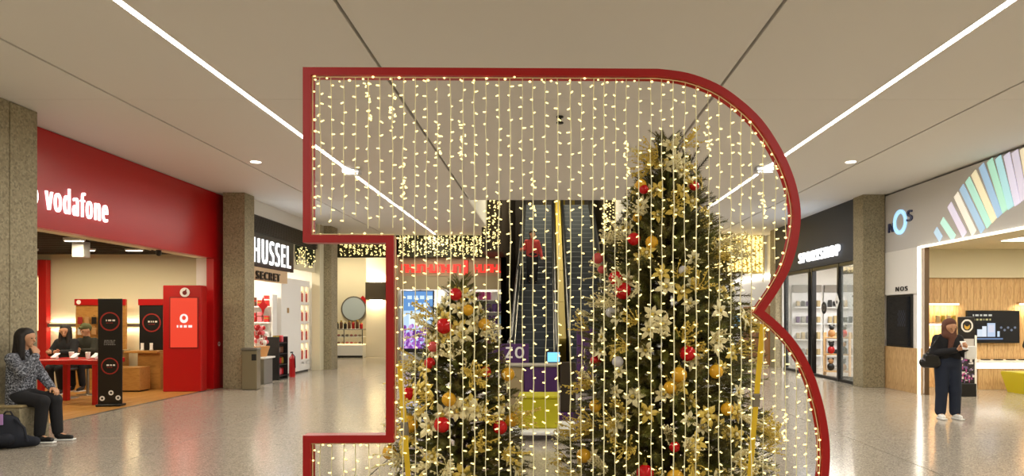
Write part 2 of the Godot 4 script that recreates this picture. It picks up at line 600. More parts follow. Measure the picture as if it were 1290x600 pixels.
# ---------------------------------------------------------------- floor, ceiling, walls and columns
func concourse() -> void:
	var floor_node := struct("floor")
	span_obj("floor_bed", mats.joint, floor_node, -13.0, 13.2, -0.3, -0.012, -6.0, 34.0, 0.0)
	var slab := box(S(), Vector3(0, -0.02, 0), Vector3(2.888, 0.04, 2.888), 0.002).commit()
	for i in range(-3, 5):
		for j in range(-2, 12):
			obj("floor_slab", slab, mats.terrazzo, floor_node, Vector3(2.9 * i - 0.35, 0, -(2.9 * j + 1.45 + 0.35)))
	# ceiling: long panels with open dark joints, light channels at x = -3.8 and 4.1, and the escalator opening
	var ceil_node := struct("ceiling")
	span_obj("ceiling_deck", mats.deck_concrete, ceil_node, -13.0, -2.0, 4.6, 4.8, -6.0, 23.2, 0.0)
	span_obj("ceiling_deck", mats.deck_concrete, ceil_node, 2.15, 13.2, 4.6, 4.8, -6.0, 23.2, 0.0)
	span_obj("ceiling_deck", mats.deck_concrete, ceil_node, -2.0, 2.15, 4.6, 4.8, -6.0, 16.15, 0.0)
	var xs := [-7.9, -5.5, -3.8, -1.88, 2.1, 4.1, 5.65, 8.0]
	var ds := [-6.0, 1.2, 8.76, 16.3, 23.2]
	for i in xs.size() - 1:
		for j in ds.size() - 1:
			if i == 3 and j == 3:
				continue
			var l: float = xs[i] + (0.034 if i in [2, 5] else 0.018)
			var r: float = xs[i + 1] - (0.034 if i in [1, 4] else 0.018)
			span_obj("ceiling_panel", mats.ceiling_paint, ceil_node, l, r, 4.4, 4.46, ds[j] + 0.003, ds[j + 1] - 0.003, 0.004)
	# light channels
	for k in 2:
		var x: float = [-3.8, 4.1][k]
		var t := thing("ceiling_light_line", "long white light line set in the ceiling on the %s shop's side" % ["red", "white phone"][k], "ceiling light")
		span_obj("channel", mats.white_paint, t, x - 0.034, x + 0.034, 4.43, 4.5, -5.9, 23.1, 0.0)
		for j in 3:
			var d0: float = -5.9 + 29.0 / 3.0 * j
			span_obj("light_diffuser", mats.led_white, t, x - 0.03, x + 0.03, 4.415, 4.43, d0, d0 + 29.0 / 3.0 - 0.004, 0.0)
			area_light(V(x, 4.405, d0 + 29.0 / 6.0), Vector2(0.06, 9.6), Vector3.DOWN, Color(1.0, 0.985, 0.955), LED_ENERGY, t)
	# recessed spots and small ceiling fittings
	for a in [[-5.26, 12.3, "beside the red shop"], [5.46, 12.3, "beside the white phone shop"], [-5.3, 4.5, "over the stone pillar"], [5.5, 4.5, "over the shopper in navy trousers"]]:
		var t := thing("recessed_downlight", "small bright recessed downlight in the ceiling " + a[2], "downlight", V(a[0], 4.4, a[1]))
		obj("trim_ring", disc(0.09, 0.13, 0.012).duplicate(), mats.white_paint, t).rotation.x = PI / 2
		var lens := obj("light_lens", disc(0.0, 0.09, 0.006), mats.downlight_glow, t, Vector3(0, -0.004, 0))
		lens.rotation.x = PI / 2
		area_light(Vector3(0, -0.02, 0), Vector2(0.16, 0.16), Vector3.DOWN, Color(1.0, 0.93, 0.82), 1.6, t)
	for a in [[-3.7, 12.9, "red"], [4.02, 12.7, "white phone"]]:
		var t := thing("emergency_light", "small pale emergency light under the light line of the %s shop's side" % a[2], "emergency light", V(a[0], 4.4, a[1]))
		obj("housing", box(S(), Vector3(0, -0.05, 0), Vector3(0.32, 0.08, 0.2), 0.01).commit(), mat("pale_plastic", c8(206, 210, 218), 0.4), t)
		obj("cover", box(S(), Vector3(0, -0.105, 0), Vector3(0.28, 0.03, 0.16), 0.008).commit(), mats.white_plastic, t)
	var sp := thing("ceiling_sprinkler", "small dark sprinkler head under the middle ceiling panel", "sprinkler", V(0.17, 4.4, 9.5))
	obj("stem", lathe(S(), [Vector2(0.05, 0.0), Vector2(0.05, -0.02), Vector2(0.02, -0.03), Vector2(0.02, -0.08)], 10).commit(), mats.black_metal, sp)
	obj("deflector", lathe(S(), [Vector2(0.0, -0.08), Vector2(0.05, -0.085), Vector2(0.05, -0.1), Vector2(0.0, -0.1)], 10).commit(), mats.black_metal, sp)
	# outer walls that close the hall
	var wb := struct("wall_behind")
	span_obj("wall_panel", mats.cream_wall, wb, -13.0, 13.2, 0.0, 4.8, -6.2, -6.0, 0.0)
	var wl := struct("wall_left")
	span_obj("wall_panel", mats.cream_wall, wl, -13.2, -13.0, 0.0, 4.8, -6.2, 34.0, 0.0)
	span_obj("wall_panel", mats.cream_wall, wl, -7.6, -7.45, 0.0, 4.6, -6.0, 7.9, 0.0)
	span_obj("wall_panel", mats.cream_wall, wl, -13.0, -7.6, 0.0, 4.6, 7.7, 7.9, 0.0)
	var wr := struct("wall_right")
	span_obj("wall_panel", mats.cream_wall, wr, 13.2, 13.4, 0.0, 4.8, -6.2, 34.0, 0.0)
	span_obj("wall_panel", mats.cream_wall, wr, 7.75, 7.9, 0.0, 4.6, -6.0, 5.0, 0.0)
	span_obj("wall_panel", mats.cream_wall, wr, 7.9, 13.2, 0.0, 4.6, 4.85, 5.0, 0.0)
	# stone columns
	column("column_1", "wide stone pillar that the seated person leans on", -7.6, -6.95, 7.9, 9.3, 4.395, [8.82])
	column("column_2", "stone column between the red shop and the sweet shop", -7.28, -6.79, 15.3, 15.8, 4.4, [])
	column("column_3", "stone column between the sweet shop and the passage", -7.12, -6.62, 20.9, 21.5, 4.4, [])
	column("column_4", "stone column between the white phone shop and the navy shop", 7.18, 7.68, 15.55, 16.05, 4.4, [])

func column(called: String, label: String, x0: float, x1: float, d0: float, d1: float, h: float, joints: Array) -> void:
	var t := struct(called, label, "column")
	var at := d0
	for j in joints + [d1]:
		span_obj("stone_block", mats.aggregate, t, x0, x1, 0.0, h, at, j - (0.006 if j != d1 else 0.0), 0.006)
		at = j + 0.006
	if joints:
		span_obj("joint_core", mats.joint, t, x0 + 0.02, x1 - 0.02, 0.0, h, d0 + 0.02, d1 - 0.02, 0.0)

const LED_ENERGY := 18.0

# ---------------------------------------------------------------- the red phone shop
func speech_mark(parent: Node3D, r: float, at: Vector3, turn: float, white: Material, red: Material) -> void:
	var o := obj("emblem", disc(0.0, r, 0.02, 28), white, parent, at)
	o.rotation.y = turn
	var pts := PackedVector2Array()
	for k in 18:
		var a := -0.35 + (TAU - 0.9) * k / 17.0
		pts.append(Vector2(cos(a + 1.9), sin(a + 1.9)) * r * 0.45 + Vector2(0, -r * 0.12))
	pts.append(Vector2(r * 0.34, r * 0.72))
	obj("emblem_drop", plate(S(), pts, 0.008, Transform3D(Basis.IDENTITY, Vector3(0, 0, 0.006))).commit(), red, o)

func red_shop() -> void:
	var t := thing("red_shopfront", "red phone shop front with white lettering over its wide opening", "shopfront")
	span_obj("fascia", mats.signal_red, t, -7.6, -7.45, 2.92, 4.39, 9.32, 15.72, 0.004)
	span_obj("end_post", mats.signal_red, t, -7.6, -7.44, 0.0, 2.92, 15.2, 15.72, 0.004)
	span_obj("soffit", mats.cream_wall, t, -7.95, -7.6, 2.94, 3.0, 9.32, 15.38, 0.002)
	lettering("vodafone", 0.4, 1.42, 0.03, mats.led_sign, t, V(-7.43, 3.38, 10.82), PI / 2, "lettering", plain)
	speech_mark(t, 0.21, V(-7.42, 3.36, 9.74), PI / 2, mats.led_sign, mats.signal_red)
	var st := S()
	var ring := obj("wall_badge", disc(0.03, 0.05, 0.01, 16), mats.white_plastic, t, V(-7.435, 1.0, 15.45))
	ring.rotation.y = PI / 2
	# inside
	var w := struct("wall_red_shop")
	span_obj("end_wall", mats.cream_wall, w, -13.0, -7.6, 0.0, 3.3, 15.55, 15.7, 0.0)
	span_obj("side_panel", mats.white_wall, w, -7.92, -7.6, 0.0, 2.94, 15.38, 15.55, 0.002)
	var fl := struct("floor_red_shop")
	span_obj("edge_strip", mats.steel, fl, -7.5, -7.44, 0.0, 0.006, 9.05, 15.2, 0.0)
	for k in 18:
		span_obj("plank", mats.shop_wood, fl, -7.506 - 0.3 * k, -7.8 - 0.3 * k + 0.003, -0.01, 0.006, 7.9, 15.55, 0.001)
	var ce := struct("ceiling_red_shop")
	span_obj("ceiling_board", mats.bronze, ce, -13.0, -7.6, 3.2, 3.3, 7.9, 15.55, 0.0)
	for k in 30:
		span_obj("louvre", mats.bronze, ce, -13.0, -7.96, 3.02, 3.16, 8.1 + 0.25 * k, 8.14 + 0.25 * k, 0.002)
	for a in [[-9.6, 10.6], [-8.6, 10.6], [-9.6, 12.4], [-8.6, 12.4], [-10.6, 12.4], [-9.6, 14.2], [-8.6, 14.2], [-10.8, 14.2]]:
		var l := thing("shop_spotlight", "small bright ceiling spotlight between dark louvres inside the red shop", "spotlight", V(a[0], 2.99, a[1]), 0.0, "spotlights of the red shop")
		obj("housing", box(S(), Vector3(0, 0.05, 0), Vector3(0.34, 0.1, 0.12), 0.006).commit(), mats.white_paint, l)
		obj("light_lens", box(S(), Vector3(0, -0.006, 0), Vector3(0.3, 0.01, 0.08), 0.0).commit(), mats.downlight_glow, l)
		area_light(Vector3(0, -0.02, 0), Vector2(0.3, 0.1), Vector3.DOWN, Color(1.0, 0.93, 0.78), 1.7, l)
	var gb := thing("ceiling_speaker", "grey box hanging from the red shop's louvred ceiling", "speaker", V(-8.75, 2.72, 12.8))
	obj("housing", box(S(), Vector3(0, 0.15, 0), Vector3(0.22, 0.3, 0.2), 0.01).commit(), mat("pale_grey", c8(186, 184, 182), 0.5), gb)
	obj("hanger", tube(S(), [Vector3(0, 0.3, 0), Vector3(0, 0.5, 0)], 0.012).commit(), mats.steel, gb)
	var cam := thing("security_camera", "small black security camera under the red shop's fascia", "camera", V(-7.75, 2.93, 13.6))
	obj("mount", lathe(S(), [Vector2(0.0, 0.01), Vector2(0.05, 0.01), Vector2(0.05, -0.03), Vector2(0.0, -0.03)], 12).commit(), mats.black, cam)
	obj("dome", ball(S(), Vector3(0, -0.05, 0), Vector3(0.055, 0.06, 0.055), 12).commit(), mats.black, cam)
	obj("arm", tube(S(), [Vector3(-0.12, 0.0, 0.05), Vector3(0, -0.03, 0)], 0.015).commit(), mats.black, cam)
	# light rail along the end wall
	var rail := thing("wall_light_rail", "dark wall rail glowing above and below behind the shop displays", "light rail", V(-9.6, 1.42, 15.5))
	obj("rail", box(S(), Vector3(0, 0, 0.02), Vector3(3.9, 0.07, 0.1), 0.004).commit(), mat("rail_grey", c8(96, 92, 84), 0.5), rail)
	for s in [-1.0, 1.0]:
		obj("light_strip", box(S(), Vector3(0, 0.042 * s, 0.0), Vector3(3.8, 0.012, 0.03), 0.0).commit(), mats.warm_panel, rail)
		area_light(Vector3(0, 0.055 * s, 0.005), Vector2(3.8, 0.03), Vector3(0, s, -0.1), Color(1.0, 0.93, 0.8), 1.3, rail)
	var rng := RandomNumberGenerator.new()
	rng.seed = 7
	# accessory display wall
	var d := thing("accessory_display", "wooden wall display with red header and hanging phone pouches", "display", V(-10.0, 0, 15.3))
	obj("back_board", box(S(), Vector3(0, 1.42, 0), Vector3(1.12, 1.16, 0.06), 0.004).commit(), mats.shop_wood, d)
	obj("header", box(S(), Vector3(0, 1.94, 0.035), Vector3(1.14, 0.14, 0.05), 0.004).commit(), mats.signal_red, d)
	obj("header_emblem", disc(0.0, 0.05, 0.01, 16), mats.white_plastic, d, Vector3(-0.47, 1.94, 0.066))
	obj("counter", box(S(), Vector3(0, 0.42, 0.12), Vector3(1.14, 0.84, 0.4), 0.006).commit(), mats.shop_wood, d)
	obj("counter_top", box(S(), Vector3(0, 0.86, 0.14), Vector3(1.2, 0.04, 0.46), 0.006).commit(), mats.taupe, d)
	var pouch := S()
	box(pouch, Vector3(0, -0.09, 0), Vector3(0.1, 0.16, 0.03), 0.01)
	tube(pouch, [Vector3(0, 0.02, -0.04), Vector3(0, 0.02, 0.02)], 0.005)
	var pm := pouch.commit()
	var pc := [mats.black, mat("pouch_tan", c8(176, 132, 84), 0.7), mat("pouch_white", c8(214, 206, 196), 0.7), mat("pouch_red", c8(150, 26, 24), 0.6)]
	for r in 3:
		for k in 6:
			var o := obj("phone_pouch", pm, pc[rng.randi() % 4], null, V(-10.42 + 0.155 * k, 1.62 - 0.24 * r, 15.21))
			tag(o, "small pouch hanging on the wooden display under the red header", "pouch", "pouches on the accessory display")
	# poster display with counter
	var p2 := thing("poster_display", "black wall poster with red ring above a wooden counter", "display", V(-8.86, 0, 15.3))
	obj("poster_board", box(S(), Vector3(0, 1.36, 0), Vector3(0.56, 1.02, 0.05), 0.004).commit(), mats.black, p2)
	obj("header", box(S(), Vector3(0, 1.94, 0.02), Vector3(0.58, 0.14, 0.07), 0.004).commit(), mats.signal_red, p2)
	ring_print(p2, Vector3(0, 1.48, 0.032), 0.21, rng)
	obj("counter_top", box(S(), Vector3(-0.06, 0.84, 0.1), Vector3(0.72, 0.05, 0.5), 0.006).commit(), mats.shop_wood, p2)
	obj("counter", box(S(), Vector3(0.06, 0.41, 0.06), Vector3(0.5, 0.81, 0.36), 0.006).commit(), mats.shop_wood, p2)
	for k in 2:
		var ph := thing("display_phone", "small white phone standing on the counter under the black poster", "phone", V(-8.98 + 0.2 * k, 0.866, 15.12), 0.0, "phones on the poster counter")
		obj("stand", box(S(), Vector3(0, 0.02, 0), Vector3(0.06, 0.04, 0.06), 0.008).commit(), mats.white_plastic, ph)
		obj("screen", box(S(), Vector3(0, 0.1, 0), Vector3(0.07, 0.13, 0.012), 0.004).commit(), mats.white_plastic, ph)
	var wb := thing("wooden_box", "low wooden storage cube standing beside the red screen kiosk", "box", V(-8.98, 0.006, 14.75))
	obj("body", box(S(), Vector3(0, 0.28, 0), Vector3(0.56, 0.5, 0.4), 0.008).commit(), mats.shop_wood, wb)
	obj("plinth", box(S(), Vector3(0, 0.02, -0.02), Vector3(0.5, 0.04, 0.34), 0.004).commit(), mats.black, wb)
	# red kiosk with glowing screen
	var k := thing("screen_kiosk", "tall red kiosk with bright orange-red screen and round white emblem", "kiosk", V(-7.83, 0.006, 14.62), 0.06)
	obj("body", box(S(), Vector3(0, 1.14, -0.14), Vector3(0.8, 2.28, 0.28), 0.012).commit(), mats.signal_red, k)
	var im := blank(96, 160, c8(232, 66, 44))
	dot(im, 48, 66, 0, 15, c8(250, 236, 230))
	dot(im, 48, 64, 0, 7, c8(232, 66, 44))
	print_rows(im, 22, 88, 54, 1, c8(250, 236, 230), rng, 8)
	obj("screen_bezel", box(S(), Vector3(0.04, 1.48, 0.004), Vector3(0.6, 1.1, 0.012), 0.003).commit(), mat("bezel_red", c8(120, 14, 14), 0.4), k)
	obj("screen", sheet(0.56, 1.06), picture("kiosk_screen", im, 0.95), k, Vector3(0.04, 1.48, 0.012))
	speech_mark(k, 0.1, Vector3(0.06, 2.13, 0.014), 0.0, mats.white_plastic, mat("emblem_dark", c8(110, 10, 14), 0.4))
	# black banner
	var b := thing("roll_up_banner", "narrow black banner with two red rings standing on the wooden floor", "banner", V(-7.85, 0.006, 12.25), 0.1)
	obj("base", box(S(), Vector3(0, 0.02, -0.02), Vector3(0.42, 0.04, 0.22), 0.01).commit(), mats.black, b)
	obj("panel", box(S(), Vector3(0, 0.98, 0), Vector3(0.41, 1.9, 0.025), 0.004).commit(), mats.black, b)
	ring_print(b, Vector3(0, 1.52, 0.015), 0.17, rng)
	ring_print(b, Vector3(0, 0.72, 0.015), 0.15, rng)
	var pr := blank(96, 64, c8(18, 18, 20))
	print_rows(pr, 14, 10, 66, 4, c8(150, 150, 152), rng, 5)
	obj("print", sheet(0.3, 0.16), picture("banner_print", pr), b, Vector3(0, 1.13, 0.0145))
	for q in [[-0.13, 0.14], [0.02, 0.24], [0.14, 0.15]]:
		obj("print_mark", disc(0.02, 0.045, 0.002, 14), mats.white_plastic, b, Vector3(q[0], q[1], 0.0155))
	# red table and what stands on it
	var tb := thing("red_table", "glossy red high table on square legs inside the red shop", "table", V(-8.72, 0.006, 12.75))
	obj("table_top", box(S(), Vector3(0, 0.78, 0), Vector3(1.16, 0.09, 0.8), 0.01).commit(), mats.signal_red, tb)
	for s in [[-1, -1], [1, -1], [1, 1], [-1, 1]]:
		obj("leg", box(S(), Vector3(0.5 * s[0], 0.37, 0.33 * s[1]), Vector3(0.09, 0.74, 0.09), 0.006).commit(), mats.signal_red, tb)
	for a in [[-9.05, 12.55, "phone"], [-8.86, 12.7, "cup"], [-8.66, 12.5, "phone"], [-8.5, 12.62, "cup"], [-8.32, 12.55, "phone"]]:
		if a[2] == "cup":
			var o := thing("paper_cup", "white paper cup standing on the red table", "cup", V(a[0], 0.832, a[1]), 0.0, "cups on the red table")
			obj("wall", lathe(S(), [Vector2(0.0, 0.0), Vector2(0.03, 0.0), Vector2(0.042, 0.11), Vector2(0.038, 0.11), Vector2(0.028, 0.01)], 12).commit(), mats.white_plastic, o)
			obj("lid", lathe(S(), [Vector2(0.044, 0.108), Vector2(0.044, 0.12), Vector2(0.036, 0.128), Vector2(0.0, 0.128)], 12).commit(), mats.white_plastic, o)
		else:
			var o := thing("demo_phone", "white demo phone on a small stand on the red table", "phone", V(a[0], 0.832, a[1]), 0.0, "demo phones on the red table")
			obj("stand", box(S(), Vector3(0, 0.025, 0), Vector3(0.08, 0.05, 0.08), 0.01).commit(), mats.white_plastic, o)
			obj("screen", box(S(), Vector3(0, 0.065, 0.0), Vector3(0.09, 0.02, 0.16), 0.004, Basis(Vector3.RIGHT, 0.5)).commit(), mats.white_plastic, o)
	# doorway deeper inside
	var dr := thing("red_door_frame", "red frame around a pale lit panel deep inside the red shop", "frame", V(-11.55, 0, 15.45))
	obj("post", box(S(), Vector3(0.16, 1.45, 0), Vector3(0.18, 2.9, 0.14), 0.006).commit(), mats.signal_red, dr)
	obj("head", box(S(), Vector3(-0.4, 2.72, 0), Vector3(0.94, 0.36, 0.14), 0.006).commit(), mats.signal_red, dr)
	obj("light_panel", box(S(), Vector3(-0.4, 1.9, 0), Vector3(0.9, 1.2, 0.05), 0.004).commit(), mats.warm_panel, dr)
	obj("red_panel", box(S(), Vector3(-0.4, 0.65, 0), Vector3(0.9, 1.3, 0.05), 0.004).commit(), mat("soft_red", c8(206, 70, 56), 0.5), dr)

func ring_print(parent: Node3D, at: Vector3, r: float, rng: RandomNumberGenerator) -> void:
	var o := obj("ring_print", disc(r * 0.86, r, 0.002, 32), mat("ring_red", c8(150, 40, 34), 0.5), parent, at)
	var key := "ring_text_%d" % (rng.randi() % 100000)
	var pr := blank(96, 40, c8(18, 16, 18))
	print_rows(pr, 8, 4, 84, 1, c8(236, 234, 230), rng, 14)
	print_rows(pr, 16, 30, 64, 1, c8(170, 40, 36), rng, 6)
	obj("ring_lettering", sheet(r * 1.2, r * 0.5), picture(key, pr), o, Vector3(0, 0, 0.0005))

# ---------------------------------------------------------------- the sweet shop beyond the red shop
func sweet_shop() -> void:
	var rng := RandomNumberGenerator.new()
	rng.seed = 21
	var t := thing("sweet_shopfront", "dark sweet shop header with a white lit name sign", "shopfront")
	span_obj("top_band", mats.black, t, -7.12, -6.98, 3.62, 4.06, 15.8, 20.9, 0.004)
	span_obj("upper_band", mats.white_wall, t, -7.12, -6.97, 4.06, 4.4, 15.8, 20.9, 0.002)
	for k in 9:
		span_obj("slat", mats.bronze, t, -6.98, -6.93, 3.66 + 0.042 * k, 3.685 + 0.042 * k, 15.8, 20.9, 0.002)
	span_obj("sign_box", mats.black, t, -7.1, -6.96, 2.82, 3.62, 15.9, 18.7, 0.004)
	lettering("HUSSEL", 0.6, 2.3, 0.03, mats.led_sign, t, V(-6.94, 3.2, 17.25), PI / 2, "lettering", plain)
	area_light(V(-6.9, 3.2, 17.25), Vector2(2.3, 0.5), Vector3(1, 0.2, 0), Color(0.9, 0.95, 1.0), 1.2, t)
	span_obj("lower_band", mat("beige_band", c8(206, 176, 140), 0.6), t, -7.1, -6.98, 2.5, 2.82, 15.8, 18.3, 0.002)
	lettering("SECRET", 0.2, 1.45, 0.03, mats.bronze, t, V(-6.955, 2.62, 17.0), PI / 2)
	span_obj("jamb", mats.cream_wall, t, -7.1, -6.86, 0.0, 4.4, 20.55, 20.9, 0.002)
	span_obj("upper_panel", mats.cream_wall, t, -7.12, -7.0, 2.95, 3.62, 18.75, 20.55, 0.002)
	# a garland hanging from the header
	var gl := thing("header_garland", "short garland of gold lights hanging beside the white name sign", "garland")
	var bulbs := S()
	for k in 60:
		ball(bulbs, V(-6.93 - rng.randf() * 0.03, 3.05 + rng.randf() * 0.55, 18.8 + rng.randf() * 1.6), Vector3.ONE * 0.022, 6)
	var bo := obj("light_bulbs", bulbs.commit(), mats.net_bulb, gl)
	bo.set_meta("kind", "stuff")
	var gr := S()
	for k in 26:
		var p := V(-6.95, 3.6, 18.8 + 0.064 * k)
		tube(gr, [p, p + Vector3(0, -0.15 - 0.4 * rng.randf(), 0.02)], 0.012, 4)
	obj("greenery", gr.commit(), mat("garland_green", c8(40, 50, 24), 0.8), gl)
	# white cabinet wall with eight lit niches, each holding a red gift
	var c := thing("niche_cabinet", "tall white cabinet with two columns of four lit niches", "cabinet")
	span_obj("panel", mats.white_wall, c, -7.55, -7.16, 0.05, 2.68, 18.35, 19.72, 0.004)
	span_obj("back", mats.white_wall, c, -7.6, -7.23, 0.05, 2.68, 19.72, 20.55, 0.0)
	span_obj("plinth", mats.black, c, -7.55, -7.2, 0.0, 0.05, 18.4, 20.5, 0.0)
	for d in [19.78, 20.14, 20.5]:
		span_obj("upright", mats.white_wall, c, -7.23, -7.16, 0.05, 2.68, d - 0.05, d + 0.05, 0.002)
	for k in 6:
		var y: float = [0.05, 0.3, 0.86, 1.42, 1.98, 2.5][k]
		span_obj("shelf", mats.white_wall, c, -7.23, -7.162, y, y + (0.18 if k in [0, 5] else 0.07), 19.72, 20.55, 0.002)
	span_obj("door_plate", mat("brass", c8(190, 150, 90), 0.4, 0.6), c, -7.16, -7.15, 1.72, 1.86, 18.75, 18.88, 0.002)
	for r in 4:
		for k in 2:
			var y0: float = [0.37, 0.93, 1.49, 2.05][r]
			var d0: float = 19.83 + 0.36 * k
			span_obj("niche_light", mats.warm_panel, c, -7.23, -7.222, y0, y0 + 0.45, d0, d0 + 0.26, 0.0)
			var gf := thing("gift_bag", "small red gift bag standing in a lit niche of the white cabinet", "gift bag", V(-7.2, y0, d0 + 0.15), 0.0, "gift bags in the lit niches")
			obj("bag", box(S(), Vector3(0, 0.13, 0), Vector3(0.034, 0.26, 0.12), 0.01).commit(), mats.signal_red, gf)
			obj("handle", tube(S(), [Vector3(0, 0.26, -0.04), Vector3(0, 0.32, 0), Vector3(0, 0.26, 0.04)], 0.006, 5).commit(), mats.gold_panel, gf)
	# inside
	var w := struct("wall_sweet_shop")
	span_obj("back_wall", mats.white_wall, w, -11.2, -11.0, 0.0, 4.4, 15.7, 21.0, 0.0)
	span_obj("end_wall", mats.white_wall, w, -11.0, -7.13, 0.0, 4.4, 20.9, 21.1, 0.0)
	span_obj("near_wall", mats.white_wall, w, -11.0, -7.28, 0.0, 4.4, 15.73, 15.8, 0.0)
	var ce := struct("ceiling_sweet_shop")
	span_obj("ceiling_board", mats.white_wall, ce, -11.0, -7.12, 3.3, 3.4, 15.8, 20.9, 0.0)
	for a in [[-8.4, 17.0], [-8.4, 19.2]]:
		var l := thing("shop_ceiling_panel", "square bright ceiling light inside the sweet shop", "ceiling light", V(a[0], 3.29, a[1]), 0.0, "ceiling lights of the sweet shop")
		obj("frame", box(S(), Vector3(0, 0.0, 0), Vector3(0.66, 0.02, 0.66), 0.004).commit(), mats.white_paint, l)
		obj("light_panel", box(S(), Vector3(0, -0.012, 0), Vector3(0.6, 0.01, 0.6), 0.0).commit(), mats.downlight_glow, l)
		area_light(Vector3(0, -0.025, 0), Vector2(0.6, 0.6), Vector3.DOWN, Color(1.0, 0.94, 0.84), 9.0, l)
	# shelves along the end wall with sweets
	var sh := thing("sweet_shelf", "white shelves of red and gold sweets inside the sweet shop", "shelf", V(-8.0, 0, 18.1))
	obj("side_panel", box(S(), Vector3(-0.75, 1.1, 0), Vector3(0.03, 2.2, 0.3), 0.002).commit(), mats.white_wall, sh)
	obj("side_panel", box(S(), Vector3(0.75, 1.1, 0), Vector3(0.03, 2.2, 0.3), 0.002).commit(), mats.white_wall, sh)
	obj("back", box(S(), Vector3(0, 1.1, -0.15), Vector3(1.5, 2.2, 0.02), 0.0).commit(), mats.white_wall, sh)
	var kinds := [mats.signal_red, mats.gold_panel, mats.white_plastic, mat("pink_box", c8(224, 110, 120), 0.5), mat("brown_box", c8(96, 58, 34), 0.5)]
	for r in 5:
		obj("shelf_board", box(S(), Vector3(0, 0.2 + 0.42 * r, 0), Vector3(1.48, 0.03, 0.3), 0.002).commit(), mats.white_wall, sh)
		for k in 8:
			var h := rng.randf_range(0.14, 0.3)
			var o := thing("sweet_box", "small boxed sweets on the white shelves of the sweet shop", "box", V(-8.62 + 0.17 * k, 0.216 + 0.42 * r, 18.05), 0.0, "sweet boxes on the white shelves")
			obj("carton", box(S(), Vector3(0, h / 2, 0), Vector3(0.12, h, 0.1), 0.006).commit(), kinds[rng.randi() % 5], o)
			obj("band", box(S(), Vector3(0, h * 0.6, 0.0), Vector3(0.124, 0.03, 0.104), 0.002).commit(), kinds[(rng.randi() + 1) % 5], o)
	# red star decoration hung in the opening
	var star := thing("hanging_star", "red diamond star hanging in the sweet shop entrance", "decoration", V(-7.4, 1.9, 17.75), 0.5)
	var pts := PackedVector2Array()
	for k in 8:
		var a := PI / 2 + TAU * k / 8
		pts.append(Vector2(cos(a) * 0.12, sin(a) * 0.24) * (1.0 if k % 2 == 0 else 0.5))
	obj("star", plate(S(), pts, 0.05).commit(), mats.signal_red, star)
	obj("thread", tube(S(), [Vector3(0, 0.22, -0.02), Vector3(0, 1.38, -0.02)], 0.004, 4).commit(), mats.white_plastic, star)
	var post := thing("entrance_post", "slim black post standing in the sweet shop entrance", "post", V(-7.3, 0, 16.9))
	obj("pole", tube(S(), [Vector3(0, 0.02, 0), Vector3(0, 2.46, 0)], 0.03, 8).commit(), mats.black_metal, post)
	obj("foot", lathe(S(), [Vector2(0.0, 0.03), Vector2(0.12, 0.02), Vector2(0.12, 0.0)], 14).commit(), mats.black_metal, post)
	# sweets stand with round lollipop bunches
	var stand := thing("lollipop_stand", "sweets stand topped with red and pink lollipop balls", "display stand", V(-7.0, 0, 16.55))
	obj("plinth", box(S(), Vector3(0, 0.3, 0), Vector3(0.46, 0.6, 0.5), 0.01).commit(), mats.steel, stand)
	obj("basket", lathe(S(), [Vector2(0.0, 0.6), Vector2(0.16, 0.6), Vector2(0.25, 0.9), Vector2(0.22, 0.9), Vector2(0.0, 0.66)], 18).commit(), mat("basket_tan", c8(206, 150, 92), 0.8), stand)
	obj("tray", box(S(), Vector3(0, 0.63, 0.05), Vector3(0.6, 0.04, 0.6), 0.006).commit(), mats.white_plastic, stand)
	for k in 22:
		var p := Vector3(rng.randf_range(-0.2, 0.2), rng.randf_range(0.95, 1.42), rng.randf_range(-0.2, 0.2))
		var o := thing("lollipop", "round lollipop in the bunch on the sweets stand", "lollipop", V(-7.0, 0, 16.55) + p, 0.0, "lollipops on the sweets stand")
		obj("candy", ball(S(), Vector3.ZERO, Vector3(0.055, 0.055, 0.055), 10).commit(), [mats.signal_red, mats.pink_box, mats.white_plastic, mats.signal_red][k % 4], o)
		obj("stick", tube(S(), [Vector3(0, -0.05, 0), Vector3(-p.x * 0.6, 0.82 - p.y, -p.z * 0.6)], 0.006, 5).commit(), mats.white_plastic, o)
	var rack := thing("sweet_rack", "low black rack of packed sweets beside the lollipop stand", "rack", V(-6.98, 0, 17.6), PI / 2)
	for s in [-0.28, 0.28]:
		obj("side_panel", box(S(), Vector3(s, 0.55, 0), Vector3(0.03, 1.1, 0.34), 0.003).commit(), mats.black, rack)
	for r in 4:
		obj("shelf_board", box(S(), Vector3(0, 0.1 + 0.28 * r, 0), Vector3(0.56, 0.02, 0.32), 0.002).commit(), mats.black, rack)
		for k in 4:
			var o := obj("sweet_bag", box(S(), Vector3(0, 0.09, 0), Vector3(0.1, 0.18, 0.11), 0.02).commit(), kinds[rng.randi() % 5], null, V(-6.95, 0.112 + 0.28 * r, 17.4 + 0.13 * k))
			tag(o, "small packed sweet bag on the low black rack", "sweet bag", "sweet bags on the black rack")
	var ext := thing("fire_extinguisher", "red fire extinguisher standing before the white niche cabinet", "extinguisher", V(-6.85, 0, 18.3))
	obj("cylinder", lathe(S(), [Vector2(0.0, 0.0), Vector2(0.075, 0.0), Vector2(0.08, 0.03), Vector2(0.08, 0.5), Vector2(0.03, 0.58), Vector2(0.02, 0.62), Vector2(0.0, 0.62)], 16).commit(), mats.signal_red, ext)
	obj("handle", box(S(), Vector3(0, 0.66, 0.03), Vector3(0.03, 0.04, 0.14), 0.006).commit(), mats.black, ext)
	obj("hose", tube(S(), [Vector3(0.02, 0.64, 0.05), Vector3(0.1, 0.55, 0.07), Vector3(0.1, 0.25, 0.04)], 0.012, 6).commit(), mats.black, ext)
	# litter bin by the column
	var bin := thing("litter_bin", "brushed steel litter bin standing beside the stone column", "bin", V(-6.58, 0, 15.15), 0.15)
